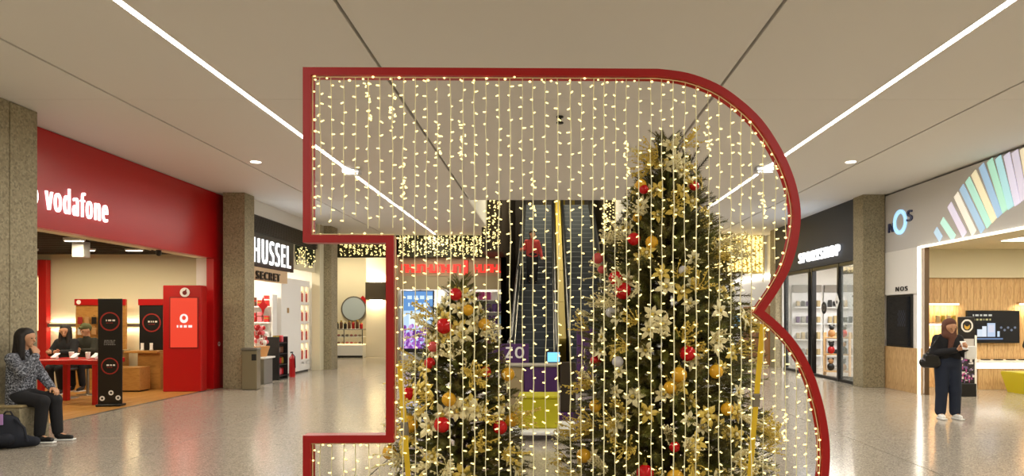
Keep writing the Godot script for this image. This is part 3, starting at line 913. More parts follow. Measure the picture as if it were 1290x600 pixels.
	obj("body", box(S(), Vector3(0, 0.44, 0), Vector3(0.32, 0.86, 0.32), 0.012).commit(), mat("bin_steel", c8(150, 142, 120), 0.3, 0.8), bin)
	obj("lid", box(S(), Vector3(0, 0.9, 0), Vector3(0.34, 0.05, 0.34), 0.012).commit(), mats.steel, bin)
	obj("opening", box(S(), Vector3(0.1, 0.72, 0.162), Vector3(0.1, 0.14, 0.006), 0.002).commit(), mats.black, bin)

# ---------------------------------------------------------------- the white phone shop across the concourse
func white_shop() -> void:
	var rng := RandomNumberGenerator.new()
	rng.seed = 33
	var t := thing("white_shopfront", "white phone shop front with pastel stripes and blue lit name", "shopfront")
	span_obj("fascia", mats.grey_fascia, t, 7.7, 7.9, 3.07, 4.36, 4.9, 15.75, 0.004)
	span_obj("fascia_backing", mats.grey_fascia, t, 7.88, 7.98, 4.36, 4.398, 4.9, 15.75, 0.0)
	# pastel stripes, fanned out as flat bars on the fascia
	var cols := [c8(150, 190, 224), c8(160, 226, 206), c8(206, 196, 224), c8(236, 226, 204), c8(132, 176, 214), c8(150, 220, 196), c8(236, 220, 170), c8(128, 174, 216), c8(150, 222, 190), c8(150, 216, 226), c8(212, 206, 236), c8(204, 196, 222), c8(238, 222, 178)]
	var bars := [[13.36, 3.13, 13.55, 3.34], [12.93, 3.1, 13.33, 3.5], [12.6, 3.12, 13.08, 3.76], [12.32, 3.12, 12.87, 3.92], [12.07, 3.13, 12.7, 4.03], [11.9, 3.2, 12.52, 4.13], [11.76, 3.27, 12.34, 4.22], [11.62, 3.33, 12.12, 4.3], [11.48, 3.39, 11.89, 4.34], [11.34, 3.42, 11.67, 4.34], [11.18, 3.45, 11.45, 4.34], [11.03, 3.5, 11.25, 4.34], [10.88, 3.56, 11.05, 4.34], [10.7, 3.58, 10.82, 4.34], [10.54, 3.58, 10.6, 4.34], [10.38, 3.56, 10.36, 4.34], [10.22, 3.52, 10.12, 4.34]]
	for k in bars.size():
		var b: Array = bars[k]
		var lo := V(7.7, b[1], b[0])
		var hi := V(7.7, b[3], b[2])
		var dir := (hi - lo).normalized()
		var bs := Basis(Vector3.RIGHT, dir, Vector3.RIGHT.cross(dir))
		obj("stripe", box(S(), (lo + hi) / 2, Vector3(0.02, (hi - lo).length(), 0.15), 0.003, bs).commit(), glow("stripe_%d" % (k % 13), cols[k % 13].lerp(Color.WHITE, 0.25), 0.5), t)
	# name: N, ring, S
	var halo := glow("sign_blue", Color(0.66, 0.86, 1.0), 0.8)
	lettering("N", 0.2, 0.24, 0.03, mat("sign_navy", c8(52, 62, 104), 0.4), t, V(7.685, 3.6, 15.28), -PI / 2)
	lettering("S", 0.24, 0.22, 0.03, mats.sign_navy, t, V(7.685, 3.76, 14.5), -PI / 2)
	var ring := obj("emblem_ring", disc(0.19, 0.27, 0.03, 28), halo, t, V(7.67, 3.68, 14.9))
	ring.rotation.y = -PI / 2
	# light frame round the opening
	span_obj("light_frame_upright", mats.frame_light, t, 7.69, 7.735, 0.0, 3.07, 14.15, 14.2, 0.0)
	span_obj("light_frame_head", mats.frame_light, t, 7.66, 7.74, 3.03, 3.068, 4.9, 14.14, 0.0)
	area_light(V(7.712, 1.53, 14.145), Vector2(0.04, 3.0), Vector3(0, 0, 1), Color(1, 0.96, 0.88), 0.35, t)
	area_light(V(7.7, 3.025, 9.5), Vector2(0.06, 9.0), Vector3.DOWN, Color(1, 0.96, 0.88), 3.0, t)
	span_obj("door_post", mat("dark_oak", c8(92, 70, 46), 0.5), t, 7.76, 7.86, 0.0, 3.07, 14.06, 14.14, 0.002)
	# panel with the black screen
	span_obj("upper_panel", mats.white_wall, t, 7.7, 7.86, 2.1, 3.07, 14.24, 15.6, 0.003)
	span_obj("lower_panel", mats.oak, t, 7.7, 7.86, 0.0, 0.95, 14.24, 15.6, 0.003)
	span_obj("screen_recess", mats.white_wall, t, 7.74, 7.86, 0.95, 2.1, 14.24, 15.6, 0.0)
	var sc := thing("window_screen", "dark upright screen above the oak panel beside the light frame", "screen", V(7.7, 1.52, 14.98), -PI / 2)
	obj("housing", box(S(), Vector3(0, 0, -0.02), Vector3(1.06, 1.14, 0.05), 0.006).commit(), mats.black, sc)
	var im := blank(64, 72, c8(24, 26, 32))
	for y in range(20, 44):
		for x in range(30, 52):
			if (x / 3 + y / 4) % 2 == 0:
				im.set_pixel(x, y, c8(58, 62, 72))
	obj("screen", sheet(0.98, 1.06), picture("dark_screen", im, 0.5, 0.15), sc, Vector3(0, 0, 0.008))
	var lg := lettering("NOS", 0.1, 0.5, 0.01, mats.black, t, V(7.69, 2.22, 14.85), -PI / 2, "small_lettering")
	# inside
	var w := struct("wall_white_shop")
	span_obj("wall_backing", mat("slat_gap", c8(120, 90, 58), 0.7), w, 7.9, 13.2, 0.0, 3.2, 15.62, 15.75, 0.0)
	var slat := box(S(), Vector3.ZERO, Vector3(0.148, 2.5, 0.03), 0.004).commit()
	for k in 34:
		obj("slat", slat, mats.oak, w, V(7.98 + 0.152 * k, 1.25, 15.6))
	span_obj("bulkhead", mats.cream_wall, w, 7.9, 13.2, 2.5, 3.2, 15.5, 15.62, 0.0)
	var ce := struct("ceiling_white_shop")
	span_obj("ceiling_board", mats.cream_wall, ce, 7.9, 13.2, 3.15, 3.25, 4.9, 15.6, 0.0)
	for a in [[9.4, 13.4], [11.4, 13.4], [9.4, 10.4], [11.4, 10.4], [9.4, 7.4]]:
		var l := thing("shop_ceiling_lamp", "flat bright ceiling lamp inside the white phone shop", "ceiling light", V(a[0], 3.145, a[1]), 0.0, "ceiling lamps of the white phone shop")
		obj("frame", box(S(), Vector3.ZERO, Vector3(0.66, 0.02, 0.66), 0.004).commit(), mats.white_paint, l)
		obj("light_panel", box(S(), Vector3(0, -0.012, 0), Vector3(0.6, 0.01, 0.6), 0.0).commit(), mats.downlight_glow, l)
		area_light(Vector3(0, -0.025, 0), Vector2(0.6, 0.6), Vector3.DOWN, Color(1.0, 0.96, 0.88), 4.0, l)
	# lit wall shelves
	for k in 4:
		var a: Array = [[8.97, 1.9, 0.66, "above two others"], [8.84, 1.44, 0.4, "between two others"], [8.8, 0.92, 0.34, "below two others"], [10.95, 1.9, 0.5, "beyond the wall television"]][k]
		var s := thing("lit_wall_shelf", "glowing white shelf on the oak wall " + a[3], "shelf", V(a[0], a[1], 15.5))
		obj("board", box(S(), Vector3(0, 0.03, 0), Vector3(a[2], 0.03, 0.18), 0.004).commit(), mats.oak, s)
		obj("light_strip", box(S(), Vector3(0, 0.0, 0.04), Vector3(a[2], 0.04, 0.06), 0.0).commit(), mats.led_sign, s)
		area_light(Vector3(0, -0.03, 0.04), Vector2(a[2], 0.06), Vector3(0, -1, -0.3), Color(1.0, 0.88, 0.66), 0.5, s)
	for k in 4:
		var v := obj("shelf_box", box(S(), Vector3(0, 0.08, 0), Vector3(0.08, 0.16, 0.06), 0.008).commit(), [mats.taupe, mats.gold_panel][k % 2], null, V(8.83 + 0.12 * k, 1.485, 15.46))
		tag(v, "small product box standing on the middle lit wall shelf", "box", "product boxes on the lit shelf")
	# television
	var tv := thing("wall_television", "large wall television showing white devices on a dark picture", "television", V(10.12, 1.385, 15.5))
	obj("housing", box(S(), Vector3(0, 0, -0.03), Vector3(1.2, 0.74, 0.06), 0.008).commit(), mats.black, tv)
	var ti := blank(160, 96, c8(16, 20, 30))
	print_rows(ti, 8, 8, 66, 1, c8(214, 212, 200), rng, 6)
	print_rows(ti, 8, 22, 66, 1, c8(200, 188, 130), rng, 6)
	ti.fill_rect(Rect2i(28, 56, 16, 24), c8(222, 234, 246))
	ti.fill_rect(Rect2i(44, 46, 14, 34), c8(232, 240, 250))
	ti.fill_rect(Rect2i(60, 36, 26, 44), c8(196, 214, 240))
	ti.fill_rect(Rect2i(64, 42, 18, 24), c8(222, 222, 236))
	ti.fill_rect(Rect2i(92, 62, 8, 18), c8(206, 226, 246))
	for k in 5:
		dot(ti, 104 + 11 * k, 50 + 8 * (k % 2), 0, 4, c8(120, 130, 150))
	ti.fill_rect(Rect2i(10, 84, 100, 5), c8(110, 136, 176))
	obj("screen", sheet(1.14, 0.68), picture("television_screen", ti, 0.85, 0.2), tv, Vector3(0, 0, 0.002))
	# lit counter
	var cn := thing("lit_counter", "oak wall counter with a bright white glowing edge", "counter", V(10.6, 0, 15.3))
	obj("top", box(S(), Vector3(0, 0.62, 0), Vector3(2.2, 0.05, 0.5), 0.006).commit(), mats.white_plastic, cn)
	obj("light_edge", box(S(), Vector3(0, 0.53, 0.2), Vector3(2.18, 0.12, 0.06), 0.0).commit(), mats.led_sign, cn)
	obj("body", box(S(), Vector3(0, 0.235, 0), Vector3(2.16, 0.47, 0.4), 0.006).commit(), mats.oak, cn)
	obj("light_upright", box(S(), Vector3(-1.12, 0.6, 0.16), Vector3(0.05, 1.2, 0.05), 0.004).commit(), mats.white_plastic, cn)
	for k in 6:
		var o := obj("demo_tablet", box(S(), Vector3(0, 0.012, 0), Vector3(0.16, 0.02, 0.1), 0.004).commit(), mats.black, null, V(9.75 + 0.28 * k, 0.646, 15.2))
		tag(o, "flat black demo tablet lying on the lit counter", "tablet", "demo tablets on the lit counter")
	# lime cube seat
	var cube := thing("cube_seat", "lime yellow cube seat on the floor of the white phone shop", "seat", V(10.2, 0, 14.35))
	var st := S()
	var lo := [Vector3(-0.32, 0, -0.32), Vector3(0.32, 0, -0.32), Vector3(0.32, 0, 0.32), Vector3(-0.32, 0, 0.32)]
	var hi := [Vector3(-0.42, 0.42, -0.4), Vector3(0.42, 0.42, -0.4), Vector3(0.42, 0.42, 0.4), Vector3(-0.42, 0.42, 0.4)]
	for k in 4:
		var n: Vector3 = (lo[k] + lo[(k + 1) % 4]) * Vector3(1, 0, 1)
		quad(st, lo[k], lo[(k + 1) % 4], hi[(k + 1) % 4], hi[k], n.normalized())
	quad(st, hi[0], hi[1], hi[2], hi[3], Vector3.UP)
	obj("body", st.commit(), mats.lime, cube)
	obj("seat_pad", box(S(), Vector3(0, 0.43, 0), Vector3(0.82, 0.03, 0.78), 0.012).commit(), mats.lime, cube)
	# printed totem
	var tm := thing("printed_totem", "narrow printed totem with a ring emblem behind the shopper in navy trousers", "totem", V(8.47, 0, 13.8))
	obj("base", box(S(), Vector3(0, 0.13, -0.02), Vector3(0.34, 0.26, 0.14), 0.006).commit(), mats.black, tm)
	var pi := blank(48, 192, c8(26, 24, 26))
	dot(pi, 24, 24, 14, 19, c8(236, 232, 226))
	dot(pi, 24, 26, 0, 9, c8(214, 170, 70))
	dot(pi, 24, 19, 0, 7, c8(26, 24, 26))
	pi.fill_rect(Rect2i(2, 62, 44, 60), c8(206, 200, 196))
	for k in 90:
		pi.fill_rect(Rect2i(rng.randi_range(0, 42), rng.randi_range(110, 188), rng.randi_range(3, 8), rng.randi_range(3, 8)), [c8(190, 80, 150), c8(226, 220, 216), c8(60, 54, 66), c8(120, 96, 150)][rng.randi() % 4])
	obj("panel", box(S(), Vector3(0, 0.93, -0.02), Vector3(0.32, 1.36, 0.05), 0.004).commit(), mats.black, tm)
	obj("print", sheet(0.31, 1.34), picture("totem_print", pi), tm, Vector3(0, 0.93, 0.007))

# ---------------------------------------------------------------- the navy shop with black-framed glass
func glass_shop() -> void:
	var rng := RandomNumberGenerator.new()
	rng.seed = 51
	var t := thing("navy_shopfront", "navy shop fascia with a bright white lit name above black-framed glass", "shopfront")
	span_obj("fascia", mats.navy_fascia, t, 7.22, 7.4, 2.95, 4.4, 16.05, 21.6, 0.004)
	lettering("SPORTSHOP", 0.28, 2.7, 0.05, mats.led_sign, t, V(7.18, 3.27, 18.15), -PI / 2)
	area_light(V(7.14, 3.27, 18.15), Vector2(2.7, 0.3), Vector3(-1, 0.3, 0), Color(0.75, 0.87, 1.0), 1.6, t)
	for d in [16.1, 17.05, 18.75, 18.95, 20.9]:
		span_obj("mullion", mats.black_metal, t, 7.24, 7.36, 0.0, 2.95, d - 0.05, d + 0.05, 0.004)
	span_obj("sill", mats.black_metal, t, 7.25, 7.35, 0.0, 0.07, 16.05, 21.0, 0.004)
	span_obj("head_rail", mats.black_metal, t, 7.25, 7.35, 2.86, 2.95, 16.05, 21.0, 0.004)
	for a in [[16.15, 17.0], [19.0, 20.85]]:
		span_obj("pane", mats.pane_glass, t, 7.295, 7.305, 0.07, 2.86, a[0], a[1], 0.0)
	var dr := thing("glass_door", "black framed glass door of the navy shop standing open", "door", V(7.3, 0, 17.08), -1.15)
	for s in [0.05, 0.85]:
		obj("stile", box(S(), Vector3(s, 1.4, 0), Vector3(0.07, 2.7, 0.05), 0.004).commit(), mats.black_metal, dr)
	for y in [0.09, 2.72]:
		obj("rail", box(S(), Vector3(0.45, y, 0), Vector3(0.8, 0.1, 0.05), 0.004).commit(), mats.black_metal, dr)
	obj("pane", box(S(), Vector3(0.45, 1.4, 0), Vector3(0.74, 2.56, 0.01), 0.0).commit(), mats.pane_glass, dr)
	obj("handle", tube(S(), [Vector3(0.8, 0.9, 0.06), Vector3(0.8, 1.3, 0.06)], 0.014).commit(), mats.steel, dr)
	var w := struct("wall_navy_shop")
	span_obj("back_wall", mats.white_wall, w, 11.0, 11.2, 0.0, 4.4, 15.75, 22.5, 0.0)
	span_obj("end_wall", mats.white_wall, w, 7.4, 11.0, 0.0, 4.4, 21.5, 21.6, 0.0)
	span_obj("near_wall", mats.white_wall, w, 7.68, 11.0, 0.0, 4.4, 15.76, 15.85, 0.0)
	var ce := struct("ceiling_navy_shop")
	span_obj("ceiling_board", mats.white_wall, ce, 7.4, 11.0, 3.1, 3.2, 15.85, 21.5, 0.0)
	for a in [[8.3, 17.2], [8.3, 19.2], [9.8, 18.2]]:
		var l := thing("shop_ceiling_square", "square white light panel inside the navy shop", "ceiling light", V(a[0], 3.09, a[1]), 0.0, "light panels of the navy shop")
		obj("frame", box(S(), Vector3.ZERO, Vector3(0.66, 0.02, 0.66), 0.004).commit(), mats.white_paint, l)
		obj("light_panel", box(S(), Vector3(0, -0.012, 0), Vector3(0.6, 0.01, 0.6), 0.0).commit(), mats.downlight_glow, l)
		area_light(Vector3(0, -0.025, 0), Vector2(0.6, 0.6), Vector3.DOWN, Color(1.0, 0.98, 0.95), 7.0, l)
	# wall bays with goods on the end wall
	for b in 3:
		var bay := thing("goods_bay", "white wall bay of small dark goods inside the navy shop", "shelf", V(8.1 + 1.0 * b, 0, 21.4), 0.0, "wall bays of the navy shop")
		obj("back", box(S(), Vector3(0, 1.25, 0), Vector3(0.9, 2.3, 0.04), 0.004).commit(), mat("pegboard", c8(206, 206, 208), 0.6), bay)
		obj("header", box(S(), Vector3(0, 2.5, 0.05), Vector3(0.9, 0.22, 0.1), 0.004).commit(), mat("header_grey", c8(130, 124, 116), 0.6), bay)
		for r in 4:
			obj("shelf_board", box(S(), Vector3(0, 0.4 + 0.5 * r, 0.14), Vector3(0.88, 0.02, 0.24), 0.002).commit(), mats.white_plastic, bay)
			for k in 5:
				var o := obj("shelf_article", box(S(), Vector3(0, 0.1, 0), Vector3(0.1, rng.randf_range(0.14, 0.24), 0.1), 0.012).commit(), [mats.black, mats.taupe, mats.steel, mats.purple][rng.randi() % 4], null, V(7.78 + 1.0 * b + 0.16 * k, 0.43 + 0.5 * r, 21.24))
				tag(o, "small packed article on a white wall bay of the navy shop", "article", "articles in the navy shop's bays")
	# poster, round clock-like decal and toy stand near the glass
	var po := thing("framed_poster", "white poster with a dark block print inside the navy shop window", "poster", V(7.75, 2.0, 17.0), -0.6)
	obj("board", box(S(), Vector3(0, 0, -0.01), Vector3(0.5, 0.44, 0.02), 0.003).commit(), mats.white_plastic, po)
	var im := blank(50, 44, c8(236, 236, 236))
	for k in 26:
		im.fill_rect(Rect2i(8 + (k * 7) % 34, 6 + (k * 5) % 28, rng.randi_range(3, 7), rng.randi_range(3, 6)), c8(50, 50, 54))
	obj("print", sheet(0.46, 0.4), picture("poster_print", im), po, Vector3(0, 0, 0.001))
	var hd := thing("window_decal", "dark oval decal on the navy shop's glass", "decal", V(7.28, 1.85, 18.0), -PI / 2)
	obj("oval", disc(0.0, 0.16, 0.01, 20), mats.black, hd)
	obj("oval_ring", disc(0.06, 0.09, 0.002, 16), mats.header_grey, hd, Vector3(0, 0, 0.002))
	var bd := thing("door_badge", "white diamond badge on the black door mullion", "badge", V(7.22, 2.0, 17.05), -PI / 2)
	obj("plate", plate(S(), PackedVector2Array([Vector2(0, 0.2), Vector2(-0.13, 0), Vector2(0, -0.2), Vector2(0.13, 0)]), 0.01).commit(), mats.white_plastic, bd)
	obj("mark", disc(0.0, 0.04, 0.003, 12), mats.black, bd, Vector3(0, -0.02, 0.003))
	var ts := thing("toy_stand", "wooden stand of dark toys in the navy shop doorway", "display stand", V(7.75, 0, 18.3), -0.5)
	for r in 3:
		obj("shelf_board", box(S(), Vector3(0, 0.15 + 0.45 * r, -0.1 * r), Vector3(0.6, 0.03, 0.36), 0.004).commit(), mats.oak, ts)
	for s in [-0.31, 0.31]:
		obj("side_panel", box(S(), Vector3(s, 0.6, -0.1), Vector3(0.03, 1.2, 0.5), 0.004).commit(), mats.oak, ts)
	for k in 6:
		var b := Basis(Vector3.UP, -0.5)
		var p := V(7.75, 0, 18.3) + b * Vector3(-0.15 + 0.3 * (k % 2), 0.17 + 0.45 * (k / 2), -0.1 * (k / 2))
		var toy := thing("plush_toy", "small plush toy sitting on the wooden stand in the doorway", "toy", p, 0.0, "plush toys on the wooden stand")
		obj("trunk", ball(S(), Vector3(0, 0.1, 0), Vector3(0.1, 0.11, 0.09), 10).commit(), [mats.black, mats.pouch_tan, mats.signal_red][k % 3], toy)
		obj("head", ball(S(), Vector3(0, 0.25, 0.01), Vector3(0.075, 0.07, 0.07), 10).commit(), [mats.pouch_tan, mats.black, mats.black][k % 3], toy)
		for s in [-0.06, 0.06]:
			obj("ear", ball(S(), Vector3(s, 0.31, 0), Vector3(0.03, 0.03, 0.02), 8).commit(), mats.black, toy)

# ---------------------------------------------------------------- the far end
func light_net(called: String, label: String, x0: float, x1: float, y0: float, y1: float, d: float, n: int, r: float, s: int, side := false, along := 0.0) -> void:
	var rng := RandomNumberGenerator.new()
	rng.seed = s
	var t := thing(called, label, "light net")
	var mm := MultiMesh.new()
	mm.transform_format = MultiMesh.TRANSFORM_3D
	mm.mesh = ball(S(), Vector3.ZERO, Vector3(1.4, 1.0, 1.0), 6).commit()
	mm.instance_count = n
	var wires := S()
	var cols := maxi(4, int(absf((along if side else x1 - x0)) / 0.14))
	for k in cols:
		var q := (k + 0.5) / cols
		var top := V(x0, y1, d + along * q) if side else V(lerpf(x0, x1, q), y1, d)
		tube(wires, [top, top + Vector3(0, y0 - y1, 0)], 0.004, 4)
	for k in n:
		var q := (rng.randi() % cols + 0.5) / cols + rng.randf_range(-0.3, 0.3) / cols
		var y := lerpf(y0, y1, pow(rng.randf(), 0.85))
		var p := V(x0, y, d + along * q) if side else V(lerpf(x0, x1, q), y, d - rng.randf() * 0.05)
		mm.set_instance_transform(k, Transform3D(Basis(Vector3.BACK, rng.randf_range(-0.9, 0.9)).scaled(Vector3.ONE * r * rng.randf_range(0.6, 1.2)), p))
	obj("wires", wires.commit(), mat("net_wire", c8(70, 66, 40), 0.8), t)
	var o := MultiMeshInstance3D.new()
	o.name = "light_bulbs"
	o.multimesh = mm
	o.material_override = mats.net_bulb
	o.set_meta("kind", "stuff")
	t.add_child(o)

func far_end() -> void:
	var rng := RandomNumberGenerator.new()
	rng.seed = 90
	# escalator well above the ceiling
	var well := struct("wall_escalator_well")
	span_obj("well_panel", mats.white_paint, well, -2.05, -1.9, 4.462, 9.0, 16.3, 21.2, 0.0)
	span_obj("well_panel", mats.white_paint, well, 2.085, 2.2, 4.462, 9.0, 16.3, 21.2, 0.0)
	span_obj("well_front", mats.white_paint, well, -2.05, 2.2, 4.46, 9.0, 16.1, 16.28, 0.0)
	span_obj("dark_side", mats.bronze, well, -1.6, -1.42, 0.0, 9.0, 23.3, 30.0, 0.0)
	span_obj("dark_side", mats.bronze, well, -2.05, -1.42, 3.65, 9.0, 21.2, 23.3, 0.0)
	span_obj("dark_side", mats.bronze, well, 2.05, 2.2, 3.0, 9.0, 22.0, 30.0, 0.0)
	span_obj("dark_side", mats.bronze, well, 1.74, 2.2, 3.65, 9.0, 21.2, 22.0, 0.0)
	span_obj("dark_back", mats.bronze, well, -2.2, 2.4, 0.0, 9.0, 30.0, 30.2, 0.0)
	span_obj("well_roof", mats.bronze, well, -2.2, 2.4, 9.0, 9.2, 16.1, 30.2, 0.0)
	for k in 5:
		span_obj("gold_upright", mats.gold_panel, well, -0.2 + 0.42 * k, -0.08 + 0.42 * k, 0.0, 9.0, 29.9, 30.0, 0.002)
	var wl := thing("well_ceiling_lamp", "dim warm ceiling lamp above the escalators", "ceiling light", V(0.2, 8.95, 22.5))
	obj("frame", box(S(), Vector3(0, 0.0, 0), Vector3(1.3, 0.06, 1.3), 0.004).commit(), mats.white_paint, wl)
	obj("light_panel", box(S(), Vector3(0, -0.035, 0), Vector3(1.2, 0.01, 1.2), 0.0).commit(), mats.downlight_glow, wl)
	area_light(Vector3(0, -0.06, 0), Vector2(1.2, 1.2), Vector3.DOWN, Color(1.0, 0.94, 0.8), 55.0, wl)
	# ceilings and outer walls beyond
	var ce := struct("ceiling_far")
	span_obj("ceiling_board", mats.ceiling_paint, ce, -13.0, -1.42, 4.4, 4.5, 23.2, 34.0, 0.0)
	span_obj("ceiling_board", mats.ceiling_paint, ce, 2.2, 13.2, 4.4, 4.5, 23.2, 34.0, 0.0)
	var wf := struct("wall_far")
	span_obj("wall_panel", mats.white_wall, wf, -13.0, 13.2, 0.0, 4.5, 33.8, 34.0, 0.0)
	# bulkheads carrying the light nets
	var bk := struct("trim_1")
	span_obj("bulkhead", mat("net_green", c8(48, 46, 26), 0.8), bk, -7.2, -1.42, 3.65, 4.4, 23.3, 23.45, 0.002)
	span_obj("bulkhead", mat("net_gold", c8(176, 156, 84), 0.8), bk, 2.2, 7.4, 3.1, 4.4, 23.3, 23.45, 0.002)
	light_net("light_net", "net of warm lights over the shop with the red sign", -5.1, -1.5, 3.68, 4.38, 23.27, 620, 0.021, 3)
	light_net("light_net", "net of warm lights over the passage to the pastry counter", -7.1, -5.2, 3.68, 4.38, 23.27, 340, 0.021, 4)
	light_net("light_net", "dense golden light net beyond the tall tree", 2.3, 7.35, 3.15, 4.38, 23.27, 3600, 0.024, 5)
	light_net("light_net", "light net on the dark wall beside the climbing escalator", -2.03, -1.44, 3.68, 5.5, 21.13, 150, 0.022, 6)
	light_net("light_net", "light net on the dark wall behind the tall tree's tip", 1.76, 2.18, 3.68, 5.5, 21.13, 110, 0.022, 7)
	# shop with the red sign
	var t := thing("red_sign_shopfront", "beige shop front with a long red lit sign behind the short tree", "shopfront")
	var red := glow("sign_red", c8(226, 50, 40), 0.9)
	span_obj("sign_band", mat("beige_sign", c8(176, 140, 104), 0.6), t, -5.1, -1.42, 3.02, 3.65, 23.46, 23.6, 0.002)
	span_obj("lower_band", mats.taupe, t, -5.1, -1.42, 2.56, 3.02, 23.48, 23.6, 0.002)
	span_obj("side_pier", mats.taupe, t, -5.3, -5.1, 0.0, 4.4, 23.3, 23.7, 0.002)
	span_obj("side_pier", mats.bronze, t, -1.6, -1.42, 0.0, 3.65, 23.3, 23.5, 0.002)
	# the sign's letters are too blurred to read: plain red strokes of their size and rhythm
	var x := -5.0
	for k in 15:
		if k == 10:
			var mk := S()
			box(mk, V(-2.82, 3.3, 23.44), Vector3(0.16, 0.5, 0.05), 0.01)
			obj("sign_mark", mk.commit(), red, t)
			x = -2.5
		var lt := S()
		box(lt, V(x, 3.28, 23.44), Vector3(0.05, 0.28, 0.04), 0.004)
		box(lt, V(x + 0.14, 3.28, 23.44), Vector3(0.05, 0.28, 0.04), 0.004)
		box(lt, V(x + 0.07, [3.4, 3.28, 3.16][k % 3], 23.44), Vector3(0.12, 0.05, 0.04), 0.004)
		obj("sign_letter", lt.commit(), red, t)
		x += 0.205
	var wi := struct("wall_red_sign_shop")
	var wj := struct("wall_red_sign_shop_side")
	var wk := struct("ceiling_red_sign_shop")
	span_obj("back_wall", mats.white_wall, wi, -5.1, -1.6, 0.0, 3.65, 27.5, 27.6, 0.0)
	span_obj("side_wall", mats.white_wall, wj, -5.3, -5.15, 0.0, 4.4, 23.7, 27.6, 0.0)
	span_obj("ceiling_board", mats.white_wall, wk, -5.15, -1.6, 3.1, 3.2, 23.6, 27.5, 0.0)
	for a in [[-4.2, 25.3], [-2.5, 25.3]]:
		var l := thing("shop_light_square", "square ceiling light inside the shop with the red sign", "ceiling light", V(a[0], 3.09, a[1]), 0.0, "ceiling lights of the red sign shop")
		obj("frame", box(S(), Vector3.ZERO, Vector3(0.66, 0.02, 0.66), 0.004).commit(), mats.white_paint, l)
		obj("light_panel", box(S(), Vector3(0, -0.012, 0), Vector3(0.6, 0.01, 0.6), 0.0).commit(), mats.downlight_glow, l)
		area_light(Vector3(0, -0.025, 0), Vector2(0.6, 0.6), Vector3.DOWN, Color(1, 0.98, 0.95), 9.0, l)
	# big video wall: sky blue above, white, purple flowers below
	var vs := thing("video_screen", "tall video screen with blue sky above purple blooms", "screen", V(-4.55, 0.35, 23.9))
	var im := blank(96, 160, c8(186, 214, 240))
	im.fill_rect(Rect2i(0, 0, 96, 54), c8(96, 146, 204))
	print_rows(im, 14, 12, 70, 2, c8(210, 232, 250), rng, 10)
	im.fill_rect(Rect2i(20, 60, 56, 40), c8(226, 246, 252))
	for k in 190:
		dot(im, rng.randf() * 96, 160 - pow(rng.randf(), 1.6) * 66, 0, rng.randf_range(3, 6), [c8(126, 62, 160), c8(160, 96, 190), c8(98, 44, 130), c8(206, 160, 216)][rng.randi() % 4])
	obj("housing", box(S(), Vector3(0, 1.1, -0.04), Vector3(1.14, 2.18, 0.1), 0.006).commit(), mats.black, vs)
	obj("screen", sheet(1.06, 2.0), picture("video_picture", im, 1.0, 0.3), vs, Vector3(0, 1.16, 0.012))
	obj("plinth", box(S(), Vector3(0, -0.175, -0.04), Vector3(1.16, 0.35, 0.4), 0.01).commit(), mats.grey_fascia, vs)
	# shelves with purple goods
	var gs := thing("goods_shelf", "white shelf unit of purple and white packs beside the escalator", "shelf", V(-2.1, 0, 24.2))
	obj("back", box(S(), Vector3(0, 1.25, -0.2), Vector3(1.2, 2.5, 0.03), 0.002).commit(), mats.white_wall, gs)
	for s in [-0.6, 0.6]:
		obj("side_panel", box(S(), Vector3(s, 1.25, 0), Vector3(0.03, 2.5, 0.4), 0.002).commit(), mats.white_wall, gs)
	var pk := [mats.purple, mat("magenta", c8(176, 60, 130), 0.5), mats.white_plastic, mat("pale_blue", c8(150, 190, 220), 0.5)]
	for r in 6:
		obj("shelf_board", box(S(), Vector3(0, 0.1 + 0.42 * r, 0), Vector3(1.18, 0.03, 0.4), 0.002).commit(), mats.white_wall, gs)
		for k in 5:
			var o := obj("goods_pack", box(S(), Vector3(0, 0.14, 0), Vector3(0.17, 0.28, 0.2), 0.01).commit(), pk[(r + rng.randi() % 2) % 4], null, V(-2.56 + 0.23 * k, 0.117 + 0.42 * r, 24.15))
			tag(o, "upright pack on the white shelf unit beside the escalator", "pack", "packs on the white shelf unit")
	var tb := thing("display_table", "pale display table in front of the video screen", "table", V(-3.4, 0, 25.2))
	obj("table_top", box(S(), Vector3(0, 0.8, 0), Vector3(1.2, 0.06, 0.7), 0.006).commit(), mats.white_plastic, tb)
	for s in [[-1, -1], [1, -1], [1, 1], [-1, 1]]:
		obj("leg", box(S(), Vector3(0.54 * s[0], 0.385, 0.3 * s[1]), Vector3(0.06, 0.77, 0.06), 0.004).commit(), mats.white_plastic, tb)
	# pastry counter and lit pilaster at the end of the passage
	var ps := struct("wall_passage")
	span_obj("back_wall", mats.cream_wall, ps, -13.0, -5.3, 0.0, 4.4, 28.2, 28.4, 0.0)
	var pil := struct("column_5", "pale pilaster lit up and down by a dark wall lamp", "pilaster")
	span_obj("shaft", mat("pale_stone", c8(232, 224, 204), 0.6), pil, -7.35, -6.5, 0.0, 4.4, 27.6, 28.2, 0.006)
	var sc := thing("wall_sconce", "dark square wall lamp shining up and down the pale pilaster", "wall lamp", V(-6.92, 2.66, 27.55))
	obj("housing", box(S(), Vector3(0, 0, 0.06), Vector3(0.8, 0.7, 0.2), 0.008).commit(), mat("sconce_bronze", c8(96, 86, 70), 0.4, 0.5), sc)
	for s in [-1.0, 1.0]:
		obj("light_slot", box(S(), Vector3(0, 0.355 * s, 0.05), Vector3(0.5, 0.01, 0.12), 0.0).commit(), mats.downlight_glow, sc)
		area_light(Vector3(0, 0.37 * s, 0.06), Vector2(0.5, 0.12), Vector3(0, s, -0.25), Color(1.0, 0.9, 0.66), 2.2, sc)
	var pc := thing("pastry_counter", "glass pastry counter with trays at the end of the passage", "counter", V(-8.1, 0, 27.4))
	obj("body", box(S(), Vector3(0, 0.25, 0), Vector3(1.5, 0.5, 0.6), 0.01).commit(), mats.white_plastic, pc)
